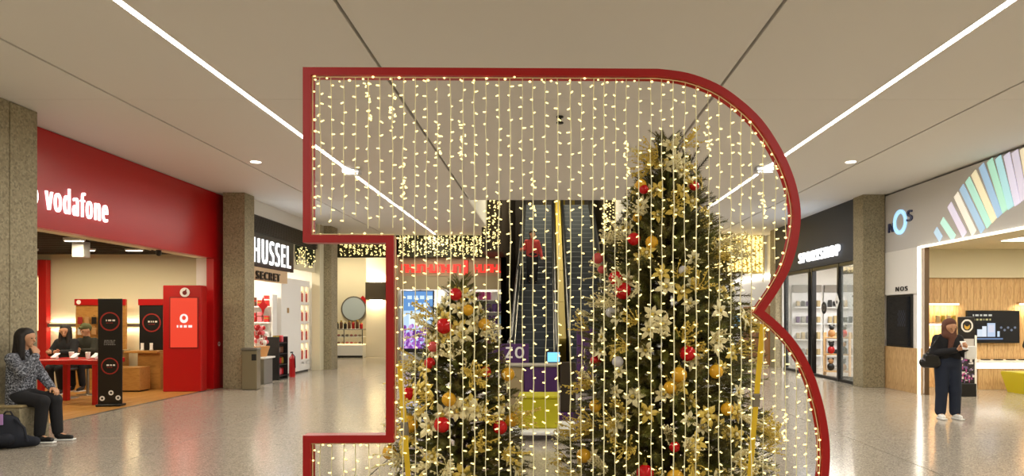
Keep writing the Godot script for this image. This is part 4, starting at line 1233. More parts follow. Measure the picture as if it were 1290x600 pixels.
	obj("kick", box(S(), Vector3(0, 0.04, 0.29), Vector3(1.5, 0.08, 0.04), 0.0).commit(), mats.black, pc)
	obj("light_shelf", box(S(), Vector3(0, 0.52, 0.02), Vector3(1.46, 0.03, 0.56), 0.0).commit(), mats.warm_panel, pc)
	obj("shelf", box(S(), Vector3(0, 0.82, 0), Vector3(1.46, 0.02, 0.5), 0.002).commit(), mats.white_plastic, pc)
	obj("top", box(S(), Vector3(0, 1.12, 0), Vector3(1.5, 0.04, 0.56), 0.004).commit(), mats.steel, pc)
	for s in [-0.73, 0.0, 0.73]:
		obj("upright", box(S(), Vector3(s, 0.82, 0.26), Vector3(0.03, 0.6, 0.03), 0.002).commit(), mats.black_metal, pc)
	obj("pane", box(S(), Vector3(0, 0.82, 0.285), Vector3(1.46, 0.6, 0.01), 0.0).commit(), mats.pane_glass, pc)
	for r in 2:
		for k in 8:
			var o := obj("pastry", ball(S(), Vector3(0, 0.05, 0), Vector3(0.07, 0.05, 0.07), 8).commit(), [mats.pouch_tan, mats.brown_box, mats.signal_red][rng.randi() % 3], null, V(-8.7 + 0.17 * k, [0.535, 0.83][r], 27.3))
			tag(o, "small round pastry inside the glass counter", "pastry", "pastries in the glass counter")
	for k in 9:
		var bt := thing("treat_jar", "small dark treat jar standing on top of the pastry counter", "jar", V(-8.75 + 0.16 * k, 1.14, 27.35), 0.0, "jars on the pastry counter")
		var h := 0.22 + 0.16 * rng.randf()
		obj("jar_body", lathe(S(), [Vector2(0, 0), Vector2(0.06, 0), Vector2(0.065, h * 0.7), Vector2(0.04, h * 0.85), Vector2(0.0, h * 0.85)], 10).commit(), [mats.brown_box, mats.black, mats.signal_red][rng.randi() % 3], bt)
		obj("jar_lid", lathe(S(), [Vector2(0.042, h * 0.84), Vector2(0.042, h), Vector2(0.0, h)], 10).commit(), mats.gold_panel, bt)
	var rd := thing("round_wall_sign", "round pale blue sign with dark edge behind the pastry counter", "sign", V(-8.0, 1.95, 28.15))
	obj("disc", disc(0.0, 0.5, 0.04, 28), mat("pale_sign", c8(170, 184, 190), 0.5), rd)
	obj("rim", disc(0.47, 0.52, 0.05, 28), mats.rail_grey, rd, Vector3(0, 0, 0.01))
	var rs := obj("red_wall_mark", plate(S(), PackedVector2Array([Vector2(0, -0.2), Vector2(0.18, 0.08), Vector2(0.08, 0.2), Vector2(0, 0.1), Vector2(-0.08, 0.2), Vector2(-0.18, 0.08)]), 0.04).commit(), mats.signal_red, null, V(-7.55, 2.3, 28.15))
	tag(rs, "small red heart mark on the wall behind the pastry counter", "wall mark")
	var pl := thing("passage_light", "long bright ceiling light over the pastry counter", "ceiling light", V(-8.2, 4.39, 26.6))
	obj("frame", box(S(), Vector3.ZERO, Vector3(2.0, 0.02, 0.36), 0.004).commit(), mats.white_paint, pl)
	obj("light_panel", box(S(), Vector3(0, -0.012, 0), Vector3(1.9, 0.01, 0.3), 0.0).commit(), mats.downlight_glow, pl)
	area_light(Vector3(0, -0.025, 0), Vector2(1.9, 0.3), Vector3.DOWN, Color(1.0, 0.93, 0.8), 9.0, pl)
	# shops beyond the navy shop: white front, light line, small blue screen and timber leaves
	var wr := struct("wall_far_shops")
	span_obj("wall_panel", mats.white_wall, wr, 7.5, 7.7, 0.0, 4.4, 22.1, 33.8, 0.0)
	column("column_6", "grey stone column beyond the navy shop", 7.2, 7.7, 21.6, 22.1, 4.4, [])
	var ll := thing("shop_light_line", "white light line running along the far white shop front", "light line")
	span_obj("light_diffuser", mats.led_white, ll, 7.42, 7.495, 2.98, 3.04, 22.6, 33.0, 0.0)
	area_light(V(7.4, 3.0, 27.8), Vector2(10.0, 0.06), Vector3(-1, -0.4, 0), Color(1, 0.97, 0.92), 3.0, ll)
	var bs := thing("blue_screen", "small bright blue screen on the far white shop front", "screen", V(7.44, 1.45, 26.8), -PI / 2)
	obj("housing", box(S(), Vector3(0, 0, -0.02), Vector3(1.1, 0.6, 0.05), 0.006).commit(), mats.black, bs)
	obj("screen", box(S(), Vector3(0, 0, 0.008), Vector3(1.04, 0.54, 0.004), 0.0).commit(), glow("screen_blue", c8(110, 190, 240), 1.0), bs)
	for k in 3:
		var lf := thing("timber_door", "brown timber door leaf in the far white shop front", "door", V(7.47, 0, 23.4 + 1.1 * k), -PI / 2, "timber doors of the far shop front")
		obj("leaf", box(S(), Vector3(0, 1.0, 0), Vector3(0.8, 2.0, 0.05), 0.006).commit(), mat("red_oak", c8(168, 116, 66), 0.5), lf)
		obj("handle", tube(S(), [Vector3(0.3, 0.9, 0.05), Vector3(0.3, 1.15, 0.05)], 0.015).commit(), mats.steel, lf)
	var el := thing("far_ceiling_light", "long bright ceiling light over the far shops", "ceiling light", V(4.9, 4.39, 28.0))
	obj("frame", box(S(), Vector3.ZERO, Vector3(0.4, 0.02, 6.1), 0.004).commit(), mats.white_paint, el)
	obj("light_panel", box(S(), Vector3(0, -0.012, 0), Vector3(0.34, 0.01, 6.0), 0.0).commit(), mats.downlight_glow, el)
	area_light(Vector3(0, -0.025, 0), Vector2(0.34, 6.0), Vector3.DOWN, Color(1.0, 0.97, 0.92), 12.0, el)

# ---------------------------------------------------------------- escalators
func escalators() -> void:
	var step := box(S(), Vector3(0, 0.1, 0), Vector3(1.0, 0.2, 0.345), 0.004).commit()
	var nose := box(S(), Vector3(0, 0.205, 0.16), Vector3(0.98, 0.014, 0.03), 0.002).commit()
	var xf := Transform3D(Basis(Vector3(0, 0, -1), Vector3.UP, Vector3.RIGHT), Vector3.ZERO)
	var sm := mat("step_grey", c8(74, 80, 86), 0.45, 0.4)
	var nm := mat("step_edge", c8(128, 132, 134), 0.4, 0.4)
	var side := mat("escalator_side", c8(44, 44, 46), 0.3, 0.3)
	for e in 2:
		var xc: float = [-0.35, 1.1][e]
		var t := thing("escalator", ["climbing escalator carrying the person in the red jacket", "empty escalator on the tall tree's side"][e], "escalator", V(xc, 0, 16.9))
		for k in 30:
			var s := obj("step", step, sm, t, Vector3(0, 0.2 * k, -0.347 * k))
			obj("step_edge", nose, nm, s)
		obj("landing_plate", box(S(), Vector3(0, 0.01, 0.6), Vector3(1.1, 0.02, 0.86), 0.002).commit(), mats.steel, t)
		for s in [-1.0, 1.0]:
			var poly := PackedVector2Array([Vector2(-1.0, 0.0), Vector2(10.6, 0.0), Vector2(10.6, 7.0), Vector2(0.35, 1.08), Vector2(-0.75, 1.0), Vector2(-0.98, 0.82)])
			var tf := xf
			tf.origin = Vector3(0.56 * s + 0.03, 0, 0)
			obj("balustrade", plate(S(), poly, 0.06, tf).commit(), side, t)
			obj("handrail", tube(S(), [Vector3(0.56 * s, 0.5, 1.04), Vector3(0.56 * s, 0.84, 1.02), Vector3(0.56 * s, 1.02, 0.78), Vector3(0.56 * s, 1.11, -0.35), Vector3(0.56 * s, 7.02, -10.6)], 0.04, 8).commit(), mats.black, t)
			obj("skirt_light_strip", tube(S(), [Vector3(0.515 * s, 0.5, -0.35), Vector3(0.515 * s, 6.4, -10.55)], 0.012, 5).commit(), mats.steel, t)
	var dk := thing("gold_centre_cladding", "gold cladding running up between the two escalators", "cladding", V(0.375, 0, 16.9))
	var tf := xf
	tf.origin = Vector3(0.09, 0, 0)
	for k in 6:
		var a := 0.35 + 10.2 / 6.0 * k
		var b := a + 10.2 / 6.0 - 0.02
		var y0 := 1.06 + (a - 0.35) * 0.5776
		var y1 := 1.06 + (b - 0.35) * 0.5776
		obj("cladding_panel", plate(S(), PackedVector2Array([Vector2(a, 0.0), Vector2(b, 0.0), Vector2(b, y1), Vector2(a, y0)]), 0.18, tf).commit(), mats.gold_panel, dk)

# ---------------------------------------------------------------- Christmas trees
func sprig_mesh(rng: RandomNumberGenerator) -> ArrayMesh:
	var st := S()
	tube(st, [Vector3.ZERO, Vector3(0, 0.5, 0.02), Vector3(0, 1, 0)], 0.018, 4, 0.008)
	for k in 84:
		var h := 0.04 + 0.96 * k / 84.0
		var a := k * 2.39996
		var out := Vector3(cos(a), 0, sin(a))
		var dir := (out + Vector3(0, 0.75 + rng.randf_range(-0.2, 0.3), 0)).normalized()
		var l := rng.randf_range(0.17, 0.25) * (1.0 - 0.35 * h)
		var p := Vector3(0, h, 0)
		var w := dir.cross(Vector3.UP).normalized() * 0.013
		var n := w.cross(dir).normalized()
		tri(st, p - w, p + w, p + dir * l, n)
	return st.commit()

func tree_radius(prof: Array, h: float) -> float:
	for i in prof.size() - 1:
		if h <= prof[i + 1][0]:
			return lerpf(prof[i][1], prof[i + 1][1], (h - prof[i][0]) / (prof[i + 1][0] - prof[i][0]))
	return 0.0

func fir(called: String, label: String, at: Vector3, prof: Array, n: int, len: float, s: int) -> Node3D:
	var rng := RandomNumberGenerator.new()
	rng.seed = s
	var t := thing(called, label, "Christmas tree", at)
	var top: float = prof[-1][0]
	obj("trunk", tube(S(), [Vector3(0, 0.02, 0), Vector3(0, top * 0.6, 0), Vector3(0, top - 0.1, 0)], 0.05, 8, 0.012).commit(), mat("bark", c8(58, 42, 28), 0.9), t)
	obj("stand", lathe(S(), [Vector2(0.0, 0.16), Vector2(0.14, 0.16), Vector2(0.2, 0.1), Vector2(0.24, 0.0), Vector2(0.0, 0.0)], 18).commit(), mats.bronze, t)
	var br := S()
	for k in n / 20:
		var h := lerpf(0.22, top - 0.25, pow(rng.randf(), 1.2))
		var a := k * 2.39996
		var r := tree_radius(prof, h) * 0.85
		tube(br, [Vector3(0, h - 0.06, 0), Vector3(cos(a) * r, h + 0.02, sin(a) * r)], 0.014, 4, 0.005)
	obj("branches", br.commit(), mats.bark, t)
	var mm := MultiMesh.new()
	mm.transform_format = MultiMesh.TRANSFORM_3D
	mm.use_colors = true
	mm.mesh = sprig_mesh(rng)
	mm.instance_count = n
	for k in n:
		var h := 0.0
		var r := 0.0
		for tries in 20:
			h = rng.randf_range(0.2, top - 0.04)
			r = tree_radius(prof, h)
			if rng.randf() * prof[0][1] < r + 0.12:
				break
		var a := rng.randf() * TAU
		var q := pow(rng.randf(), 0.45)
		var rad := maxf(0.0, r - len * 0.75) * q
		var dir := Vector3(cos(a), rng.randf_range(-0.35, 0.5) + 0.9 * pow(h / top, 3.0), sin(a)).normalized()
		var side := dir.cross(Vector3.UP).normalized()
		var b := Basis(side, dir, side.cross(dir)) * Basis(Vector3.UP, rng.randf() * TAU)
		var l := len * rng.randf_range(0.75, 1.2) * (1.0 - 0.4 * smoothstep(0.8, 1.0, h / top))
		mm.set_instance_transform(k, Transform3D(b.scaled(Vector3.ONE * l), Vector3(cos(a) * rad, h - dir.y * l * 0.4, sin(a) * rad)))
		var g := rng.randf_range(0.6, 1.25)
		mm.set_instance_color(k, Color(0.16 * g, 0.15 * g * rng.randf_range(0.85, 1.15), 0.028 * g))
	var o := MultiMeshInstance3D.new()
	o.name = "foliage"
	o.multimesh = mm
	var fm := mat("needles", Color.WHITE, 0.55)
	fm.vertex_color_use_as_albedo = true
	o.material_override = fm
	o.set_meta("kind", "stuff")
	t.add_child(o)
	return t

func flower(label: String, group: String, called: String, m: Material, heart: Material) -> Node3D:
	var t := thing(called, label, "ornament flower", Vector3.ZERO, 0.0, group)
	var st := S()
	var pts := [[0.0, 0.004], [0.3, 0.2], [0.62, 0.22], [1.0, 0.0]]
	for i in 3:
		var a: Array = pts[i]
		var b: Array = pts[i + 1]
		var ya: float = 0.22 * sin(a[0] * 2.6)
		var yb: float = 0.22 * sin(b[0] * 2.6)
		for s in [-1.0, 1.0]:
			var p := Vector3(0, a[0], ya)
			var q := Vector3(0, b[0], yb)
			var pp := Vector3(a[1] * s, a[0], ya - 0.06)
			var qq := Vector3(b[1] * s, b[0], yb - 0.06)
			var n: Vector3 = (q - p).cross(pp - p) * -s
			n = n.normalized() if n.length() > 1e-6 else Vector3.BACK
			quad(st, p, pp, qq, q, n)
	var pm := st.commit()
	for k in 6:
		var o := obj("petal", pm, m, t)
		o.transform = Transform3D(Basis(Vector3.BACK, TAU * k / 6.0) * Basis.from_scale(Vector3.ONE * (0.085 if k % 2 == 0 else 0.07)), Vector3.ZERO)
	obj("flower_heart", ball(S(), Vector3(0, 0, 0.014), Vector3(0.014, 0.014, 0.012), 8).commit(), heart, t)
	return t

func spray(label: String, group: String, called: String, m: Material, rng: RandomNumberGenerator) -> Node3D:
	var t := thing(called, label, "ornament spray", Vector3.ZERO, 0.0, group)
	var tw := S()
	var bd := S()
	for k in 11:
		var a := rng.randf() * TAU
		var l := rng.randf_range(0.1, 0.19)
		var tip := Vector3(cos(a) * 0.075, sin(a) * 0.075, l)
		tube(tw, [Vector3.ZERO, tip * 0.5 + Vector3(0, 0.012, 0), tip], 0.0032, 4)
		for j in 5:
			ball(bd, tip * (0.35 + 0.16 * j) + Vector3(rng.randf_range(-1, 1), rng.randf_range(-1, 1), rng.randf_range(-1, 1)) * 0.014, Vector3.ONE * rng.randf_range(0.005, 0.009), 6)
	obj("twigs", tw.commit(), m, t)
	obj("beads", bd.commit(), m, t).set_meta("kind", "stuff")
	return t

func bauble(kind: String, r: float, at: Vector3, tree: String) -> void:
	var names := {"r": ["red", c8(204, 18, 28)], "g": ["gold", c8(230, 176, 48)], "p": ["rosy pink", c8(206, 84, 84)], "w": ["silver white", c8(214, 214, 222)]}
	var t := thing("bauble", "glossy %s bauble hanging on the %s tree" % [names[kind][0], tree], "bauble", at, 0.0, "%s baubles on the %s tree" % [names[kind][0], tree])
	var m := mat("bauble_" + kind, names[kind][1], 0.16, 0.1)
	obj("shell", ball(S(), Vector3.ZERO, Vector3.ONE * r, 18).commit(), m, t)
	obj("cap", lathe(S(), [Vector2(r * 0.26, r * 0.94), Vector2(r * 0.26, r * 1.16), Vector2(0.0, r * 1.2)], 10).commit(), mats.gold_panel, t)
	obj("hook", tube(S(), [Vector3(0, r * 1.15, 0), Vector3(0.004, r * 1.5, 0), Vector3(0, r * 1.7, -0.02)], 0.0025, 4).commit(), mats.gold_panel, t)

func dress_tree(at: Vector3, prof: Array, tree: String, flowers: int, sprays: int, s: int) -> void:
	var rng := RandomNumberGenerator.new()
	rng.seed = s
	var top: float = prof[-1][0]
	var cream := mat("cream_glitter", c8(244, 234, 184), 0.5)
	var gold := mat("gold_glitter", c8(228, 202, 96), 0.45)
	var f1 := flower("cream glitter flower tucked into the %s tree" % tree, "cream flowers on the %s tree" % tree, "cream_flower", cream, gold)
	var f2 := flower("gold glitter flower tucked into the %s tree" % tree, "gold flowers on the %s tree" % tree, "gold_flower", gold, cream)
	var s1 := spray("pale beaded twig spray stuck into the %s tree" % tree, "pale sprays on the %s tree" % tree, "beaded_spray", cream, rng)
	var s2 := spray("gold beaded twig spray stuck into the %s tree" % tree, "gold sprays on the %s tree" % tree, "gold_spray", gold, rng)
	var n := {f1: 0, f2: 0, s1: 0, s2: 0}
	for k in flowers + sprays:
		var is_flower := k < flowers
		var h := 0.0
		for tries in 20:
			h = rng.randf_range(0.28, top - 0.12)
			if rng.randf() * prof[0][1] < tree_radius(prof, h) + 0.2:
				break
		var r := tree_radius(prof, h) * rng.randf_range(0.82, 0.98)
		var a := PI / 2 + rng.randf_range(-1.75, 1.75)
		var src: Node3D = (f1 if k % 5 < 3 else f2) if is_flower else (s1 if k % 2 == 0 else s2)
		var o: Node3D = src if n[src] == 0 else copy_of(src)
		n[src] += 1
		var out := Vector3(cos(a), rng.randf_range(0.0, 0.5), sin(a)).normalized()
		var x := Vector3.UP.cross(out).normalized()
		var b := Basis(x, out.cross(x), out) * Basis(Vector3.BACK, rng.randf() * TAU)
		o.transform = Transform3D(b.scaled(Vector3.ONE * rng.randf_range(0.85, 1.2)), at + Vector3(cos(a) * r, h, sin(a) * r))

func christmas_trees() -> void:
	var tall := [[0.0, 0.9], [0.3, 0.86], [0.95, 0.74], [1.6, 0.64], [2.2, 0.46], [2.68, 0.28], [3.0, 0.13], [3.12, 0.04]]
	var short := [[0.0, 0.56], [0.4, 0.5], [0.9, 0.42], [1.25, 0.33], [1.6, 0.19], [1.84, 0.08], [1.92, 0.03]]
	var tp := V(0.977, 0, 5.6)
	var sp := V(-0.627, 0, 4.9)
	var tip := fir("fir_tree", "tall decorated Christmas tree behind the red letter outline", tp, tall, 3000, 0.25, 11)
	fir("fir_tree", "short decorated Christmas tree behind the red letter outline", sp, short, 1500, 0.18, 12)
	dress_tree(tp, tall, "tall", 132, 70, 13)
	dress_tree(sp, short, "short", 60, 26, 14)
	# leading shoots at the tip of the tall tree
	var rng := RandomNumberGenerator.new()
	rng.seed = 15
	for a in [[-0.04, 0.42, 0.0], [0.14, 0.3, 0.05], [0.2, 0.24, -0.05]]:
		var o := obj("shoot", sprig_mesh(rng), mat("shoot_green", c8(44, 46, 28), 0.7), tip)
		var dir := Vector3(a[0], a[1], a[2])
		var x := dir.cross(Vector3.BACK).normalized()
		o.transform = Transform3D(Basis(x, dir.normalized(), x.cross(dir.normalized())).scaled(Vector3.ONE * dir.length() * 0.8), Vector3(a[0], 2.75, 0))
	# a cluster of gold sprays at the tip
	var src := find_child("gold_spray", false, false) as Node3D
	for a in [[-0.12, 2.93, 0.06, -0.5], [-0.09, 2.86, 0.1, -0.2], [-0.13, 2.8, 0.08, -0.9], [0.1, 2.72, 0.12, 0.5]]:
		var o := copy_of(src)
		o.transform = Transform3D(Basis(Vector3.UP, a[3]) * Basis.from_scale(Vector3.ONE * 1.1), tp + Vector3(a[0], a[1], a[2]))
	for b in [[0.66, 2.2, 5.3, "r", 0.05], [0.52, 1.9, 5.3, "r", 0.056], [0.57, 1.8, 5.25, "r", 0.066], [1.01, 1.34, 5.0, "r", 0.058], [0.68, 0.51, 4.84, "r", 0.062], [0.4, 2.07, 5.5, "p", 0.045], [0.43, 1.98, 5.5, "p", 0.033], [0.75, 2.6, 5.4, "r", 0.038], [1.15, 2.63, 5.42, "r", 0.038], [0.89, 0.69, 4.86, "r", 0.038], [0.38, 1.26, 5.45, "r", 0.045], [0.73, 2.64, 5.42, "g", 0.045], [0.79, 2.17, 5.25, "g", 0.05], [0.94, 1.19, 4.95, "g", 0.056], [1.21, 1.21, 4.98, "g", 0.052], [0.27, 0.56, 5.2, "g", 0.055], [0.88, 0.49, 4.78, "g", 0.062], [1.29, 0.94, 4.98, "g", 0.047], [0.36, 0.93, 5.24, "g", 0.049], [0.52, 1.27, 5.14, "w", 0.043], [1.01, 1.95, 5.16, "w", 0.036], [0.49, 1.64, 5.35, "w", 0.043], [0.7, 2.38, 5.4, "g", 0.038], [0.87, 1.1, 4.93, "g", 0.046]]:
		bauble(b[3], b[4], V(b[0], b[1], b[2] - 0.07), "tall")
	for b in [[-0.64, 1.76, 4.79, "r", 0.045], [-0.71, 1.54, 4.72, "r", 0.055], [-0.8, 1.29, 4.68, "r", 0.039], [-0.96, 1.07, 4.75, "r", 0.05], [-0.69, 0.9, 4.5, "r", 0.053], [-0.32, 0.86, 4.64, "r", 0.049], [-0.55, 1.65, 4.76, "g", 0.039], [-0.44, 1.55, 4.8, "g", 0.044], [-0.65, 1.06, 4.54, "g", 0.048], [-0.93, 0.88, 4.65, "g", 0.06], [-0.25, 0.89, 4.78, "g", 0.05], [-1.1, 0.66, 4.8, "g", 0.05], [-0.78, 1.4, 4.7, "p", 0.038], [-0.28, 1.2, 4.84, "g", 0.049], [-0.42, 1.23, 4.66, "r", 0.038]]:
		bauble(b[3], b[4], V(b[0], b[1], b[2] - 0.05), "short")

# ---------------------------------------------------------------- the red letter and its light curtain
func catmull(p: Array, steps: int) -> PackedVector2Array:
	var out := PackedVector2Array()
	for i in p.size() - 1:
		var a: Vector2 = p[maxi(i - 1, 0)]
		var b: Vector2 = p[i]
		var c: Vector2 = p[i + 1]
		var d: Vector2 = p[mini(i + 2, p.size() - 1)]
		for k in steps:
			out.append(b.cubic_interpolate(c, a, d, float(k) / steps))
	return out

func big_letter() -> void:
	var low := [[0.704, 0.02], [0.945, 0.04], [1.164, 0.105], [1.36, 0.234], [1.49, 0.417], [1.564, 0.614], [1.586, 0.812], [1.573, 0.987], [1.534, 1.162], [1.477, 1.32], [1.395, 1.46], [1.299, 1.565], [1.216, 1.635]]
	var up := [[1.216, 1.635], [1.294, 1.749], [1.36, 1.872], [1.403, 2.017], [1.421, 2.17], [1.403, 2.31], [1.36, 2.442], [1.294, 2.574], [1.199, 2.711], [1.076, 2.825], [0.945, 2.91], [0.783, 2.968], [0.617, 2.99]]
	var path := PackedVector2Array([Vector2(-1.354, 2.984), Vector2(-1.354, 2.014), Vector2(-0.897, 2.013), Vector2(-0.897, 0.947), Vector2(-1.354, 0.946), Vector2(-1.354, 0.02)])
	path.append_array(catmull(low.map(func(q): return Vector2(q[0], q[1])), 4))
	path.append_array(catmull(up.map(func(q): return Vector2(q[0], q[1])), 4))
	path.append(Vector2(0.617, 2.99))
	var t := thing("letter_outline", "giant red outlined letter standing in the concourse before the trees", "letter sign", V(0, 0, 3.8), 0.021)
	var inner := PackedVector2Array()
	var n := path.size()
	var W := 0.042
	for i in n:
		var d1 := (path[i] - path[(i + n - 1) % n]).normalized()
		var d2 := (path[(i + 1) % n] - path[i]).normalized()
		var n1 := Vector2(-d1.y, d1.x)
		var n2 := Vector2(-d2.y, d2.x)
		inner.append(path[i] + (n1 + n2) / (1.0 + n1.dot(n2)) * W)
	var T := 0.085
	var st := S()
	for i in n:
		var j := (i + 1) % n
		var a := Vector3(path[i].x, path[i].y, 0)
		var b := Vector3(path[j].x, path[j].y, 0)
		var c := Vector3(inner[j].x, inner[j].y, 0)
		var d := Vector3(inner[i].x, inner[i].y, 0)
		var z := Vector3(0, 0, -T)
		var nn := Vector3(b.y - a.y, a.x - b.x, 0).normalized()
		quad(st, a, b, c, d, Vector3.BACK)
		quad(st, a + z, b + z, c + z, d + z, Vector3.FORWARD)
		quad(st, a, b, b + z, a + z, nn)
		quad(st, d, c, c + z, d + z, -nn)
	obj("frame", st.commit(), mats.letter_red, t)
	for x in [-1.1, 0.4]:
		obj("foot_plate", box(S(), Vector3(x, 0.01, -0.07), Vector3(0.3, 0.02, 0.5), 0.004).commit(), mats.steel, t)
	# garland of bulbs along the inner edge of the frame
	var rng := RandomNumberGenerator.new()
	rng.seed = 61
	var g := thing("frame_garland", "string of small bulbs along the inside of the red letter outline", "fairy lights", V(0, 0, 3.8), 0.021)
	var wire := S()
	var bulbs := S()
	var loop := []
	for i in n:
		loop.append(Vector3(inner[i].x, inner[i].y, -0.02) + Vector3(0, 0, 0.0))
	var run := 0.0
	for i in n:
		var a: Vector3 = loop[i]
		var b: Vector3 = loop[(i + 1) % n]
		var dd := (b - a).normalized()
		var inw := Vector3(-dd.y, dd.x, 0)
		tube(wire, [a + inw * 0.006, b + inw * 0.006], 0.003, 4)
		while run < a.distance_to(b):
			var p := a + dd * run + inw * rng.randf_range(0.008, 0.02) + Vector3(0, 0, rng.randf_range(-0.05, 0.02))
			ball(bulbs, p, Vector3(0.009, 0.007, 0.007) * rng.randf_range(0.7, 1.1), 6)
			run += rng.randf_range(0.05, 0.11)
		run -= a.distance_to(b)
	obj("wire", wire.commit(), mat("wire_gold", c8(250, 240, 190), 0.5), g)
	obj("light_bulbs", bulbs.commit(), mats.fairy_bulb, g).set_meta("kind", "stuff")
	# curtain strings
	var x := -1.27
	var basis := Basis(Vector3.UP, 0.021)
	var wm := mat("curtain_wire", c8(255, 250, 208), 0.5)
	while x < 1.55:
		var hits := []
		for i in n:
			var a := inner[i]
			var b := inner[(i + 1) % n]
			if (a.x <= x) != (b.x <= x):
				hits.append(lerpf(a.y, b.y, (x - a.x) / (b.x - a.x)))
		hits.sort()
		for k in range(0, hits.size() - 1, 2):
			var y0: float = hits[k]
			var y1: float = hits[k + 1]
			if y1 - y0 < 0.12:
				continue
			var span_name: String = "from top to bottom of the letter" if hits.size() == 2 else ("in the upper bay of the letter" if k > 0 else "in the lower bay of the letter")
			var s := thing("curtain_light_string", "warm fairy light string hanging " + span_name, "fairy lights", V(0, 0, 3.8) + basis * Vector3(x, y1, -0.042), 0.021, "light curtain strings " + span_name)
			var bottom := y0 - y1 + rng.randf_range(0.02, 0.12) if y0 > 0.2 else y0 - y1 + rng.randf_range(0.05, 0.35)
			var pts := []
			var m := int(-bottom / 0.15) + 2
			for q in m:
				pts.append(Vector3(rng.randf_range(-0.004, 0.004), bottom * q / (m - 1), rng.randf_range(-0.006, 0.006)))
			obj("wire", tube(S(), pts, rng.randf_range(0.002, 0.0036), 5).commit(), wm, s)
			var bs := S()
			var y := -rng.randf_range(0.02, 0.06)
			while y > bottom:
				var tilt := rng.randf_range(-0.7, 0.7)
				var way := 1.0 if rng.randf() < 0.5 else -1.0
				var d := Vector3(way * cos(tilt), sin(tilt), rng.randf_range(-0.4, 0.4)).normalized()
				var c := Vector3(0, y, 0)
				var l := rng.randf_range(0.01, 0.02)
				tube(bs, [c + d * 0.003, c + d * (0.003 + l * 0.5), c + d * (0.003 + l)], 0.0046, 6, 0.0036)
				y -= rng.randf_range(0.045, 0.085)
			# here and there the string is bunched up in a knot of bulbs
			if rng.randf() < 0.22 and bottom < -0.8:
				var ky := bottom * rng.randf_range(0.08, 0.5)
				for q in 12:
					var c := Vector3(rng.randf_range(-0.018, 0.018), ky + rng.randf_range(-0.11, 0.11), rng.randf_range(-0.015, 0.015))
					tube(bs, [c, c + Vector3(rng.randf_range(-1, 1), rng.randf_range(-1, 1), 0).normalized() * 0.014], 0.0045, 5, 0.004)
			obj("light_bulbs", bs.commit(), mats.fairy_bulb, s).set_meta("kind", "stuff")
		x += rng.randf_range(0.058, 0.072)
	# yellow tie-down straps behind the letter
	for a in [[V(1.245, 1.56, 3.95), V(1.316, 0.02, 4.6), "under the letter's waist"], [V(-0.855, 1.32, 3.95), V(-0.88, 0.02, 4.5), "beside the short tree"]]:
		var s := thing("tie_down_strap", "taut yellow tie-down strap running to the floor " + a[2], "strap")
		var d: Vector3 = a[1] - a[0]
		var dn := d.normalized()
		var bx := Basis(dn.cross(Vector3.BACK).normalized(), dn, dn.cross(Vector3.BACK).normalized().cross(dn))
		obj("webbing", box(S(), (a[0] + a[1]) / 2, Vector3(0.032, d.length(), 0.005), 0.001, bx).commit(), mat("strap_yellow", c8(255, 222, 60), 0.6), s)
		obj("buckle", box(S(), a[0] + d * 0.3, Vector3(0.045, 0.09, 0.02), 0.004, bx).commit(), mats.steel, s)
		obj("anchor", box(S(), a[1] - Vector3(0, 0.01, 0), Vector3(0.09, 0.02, 0.09), 0.003).commit(), mats.steel, s)

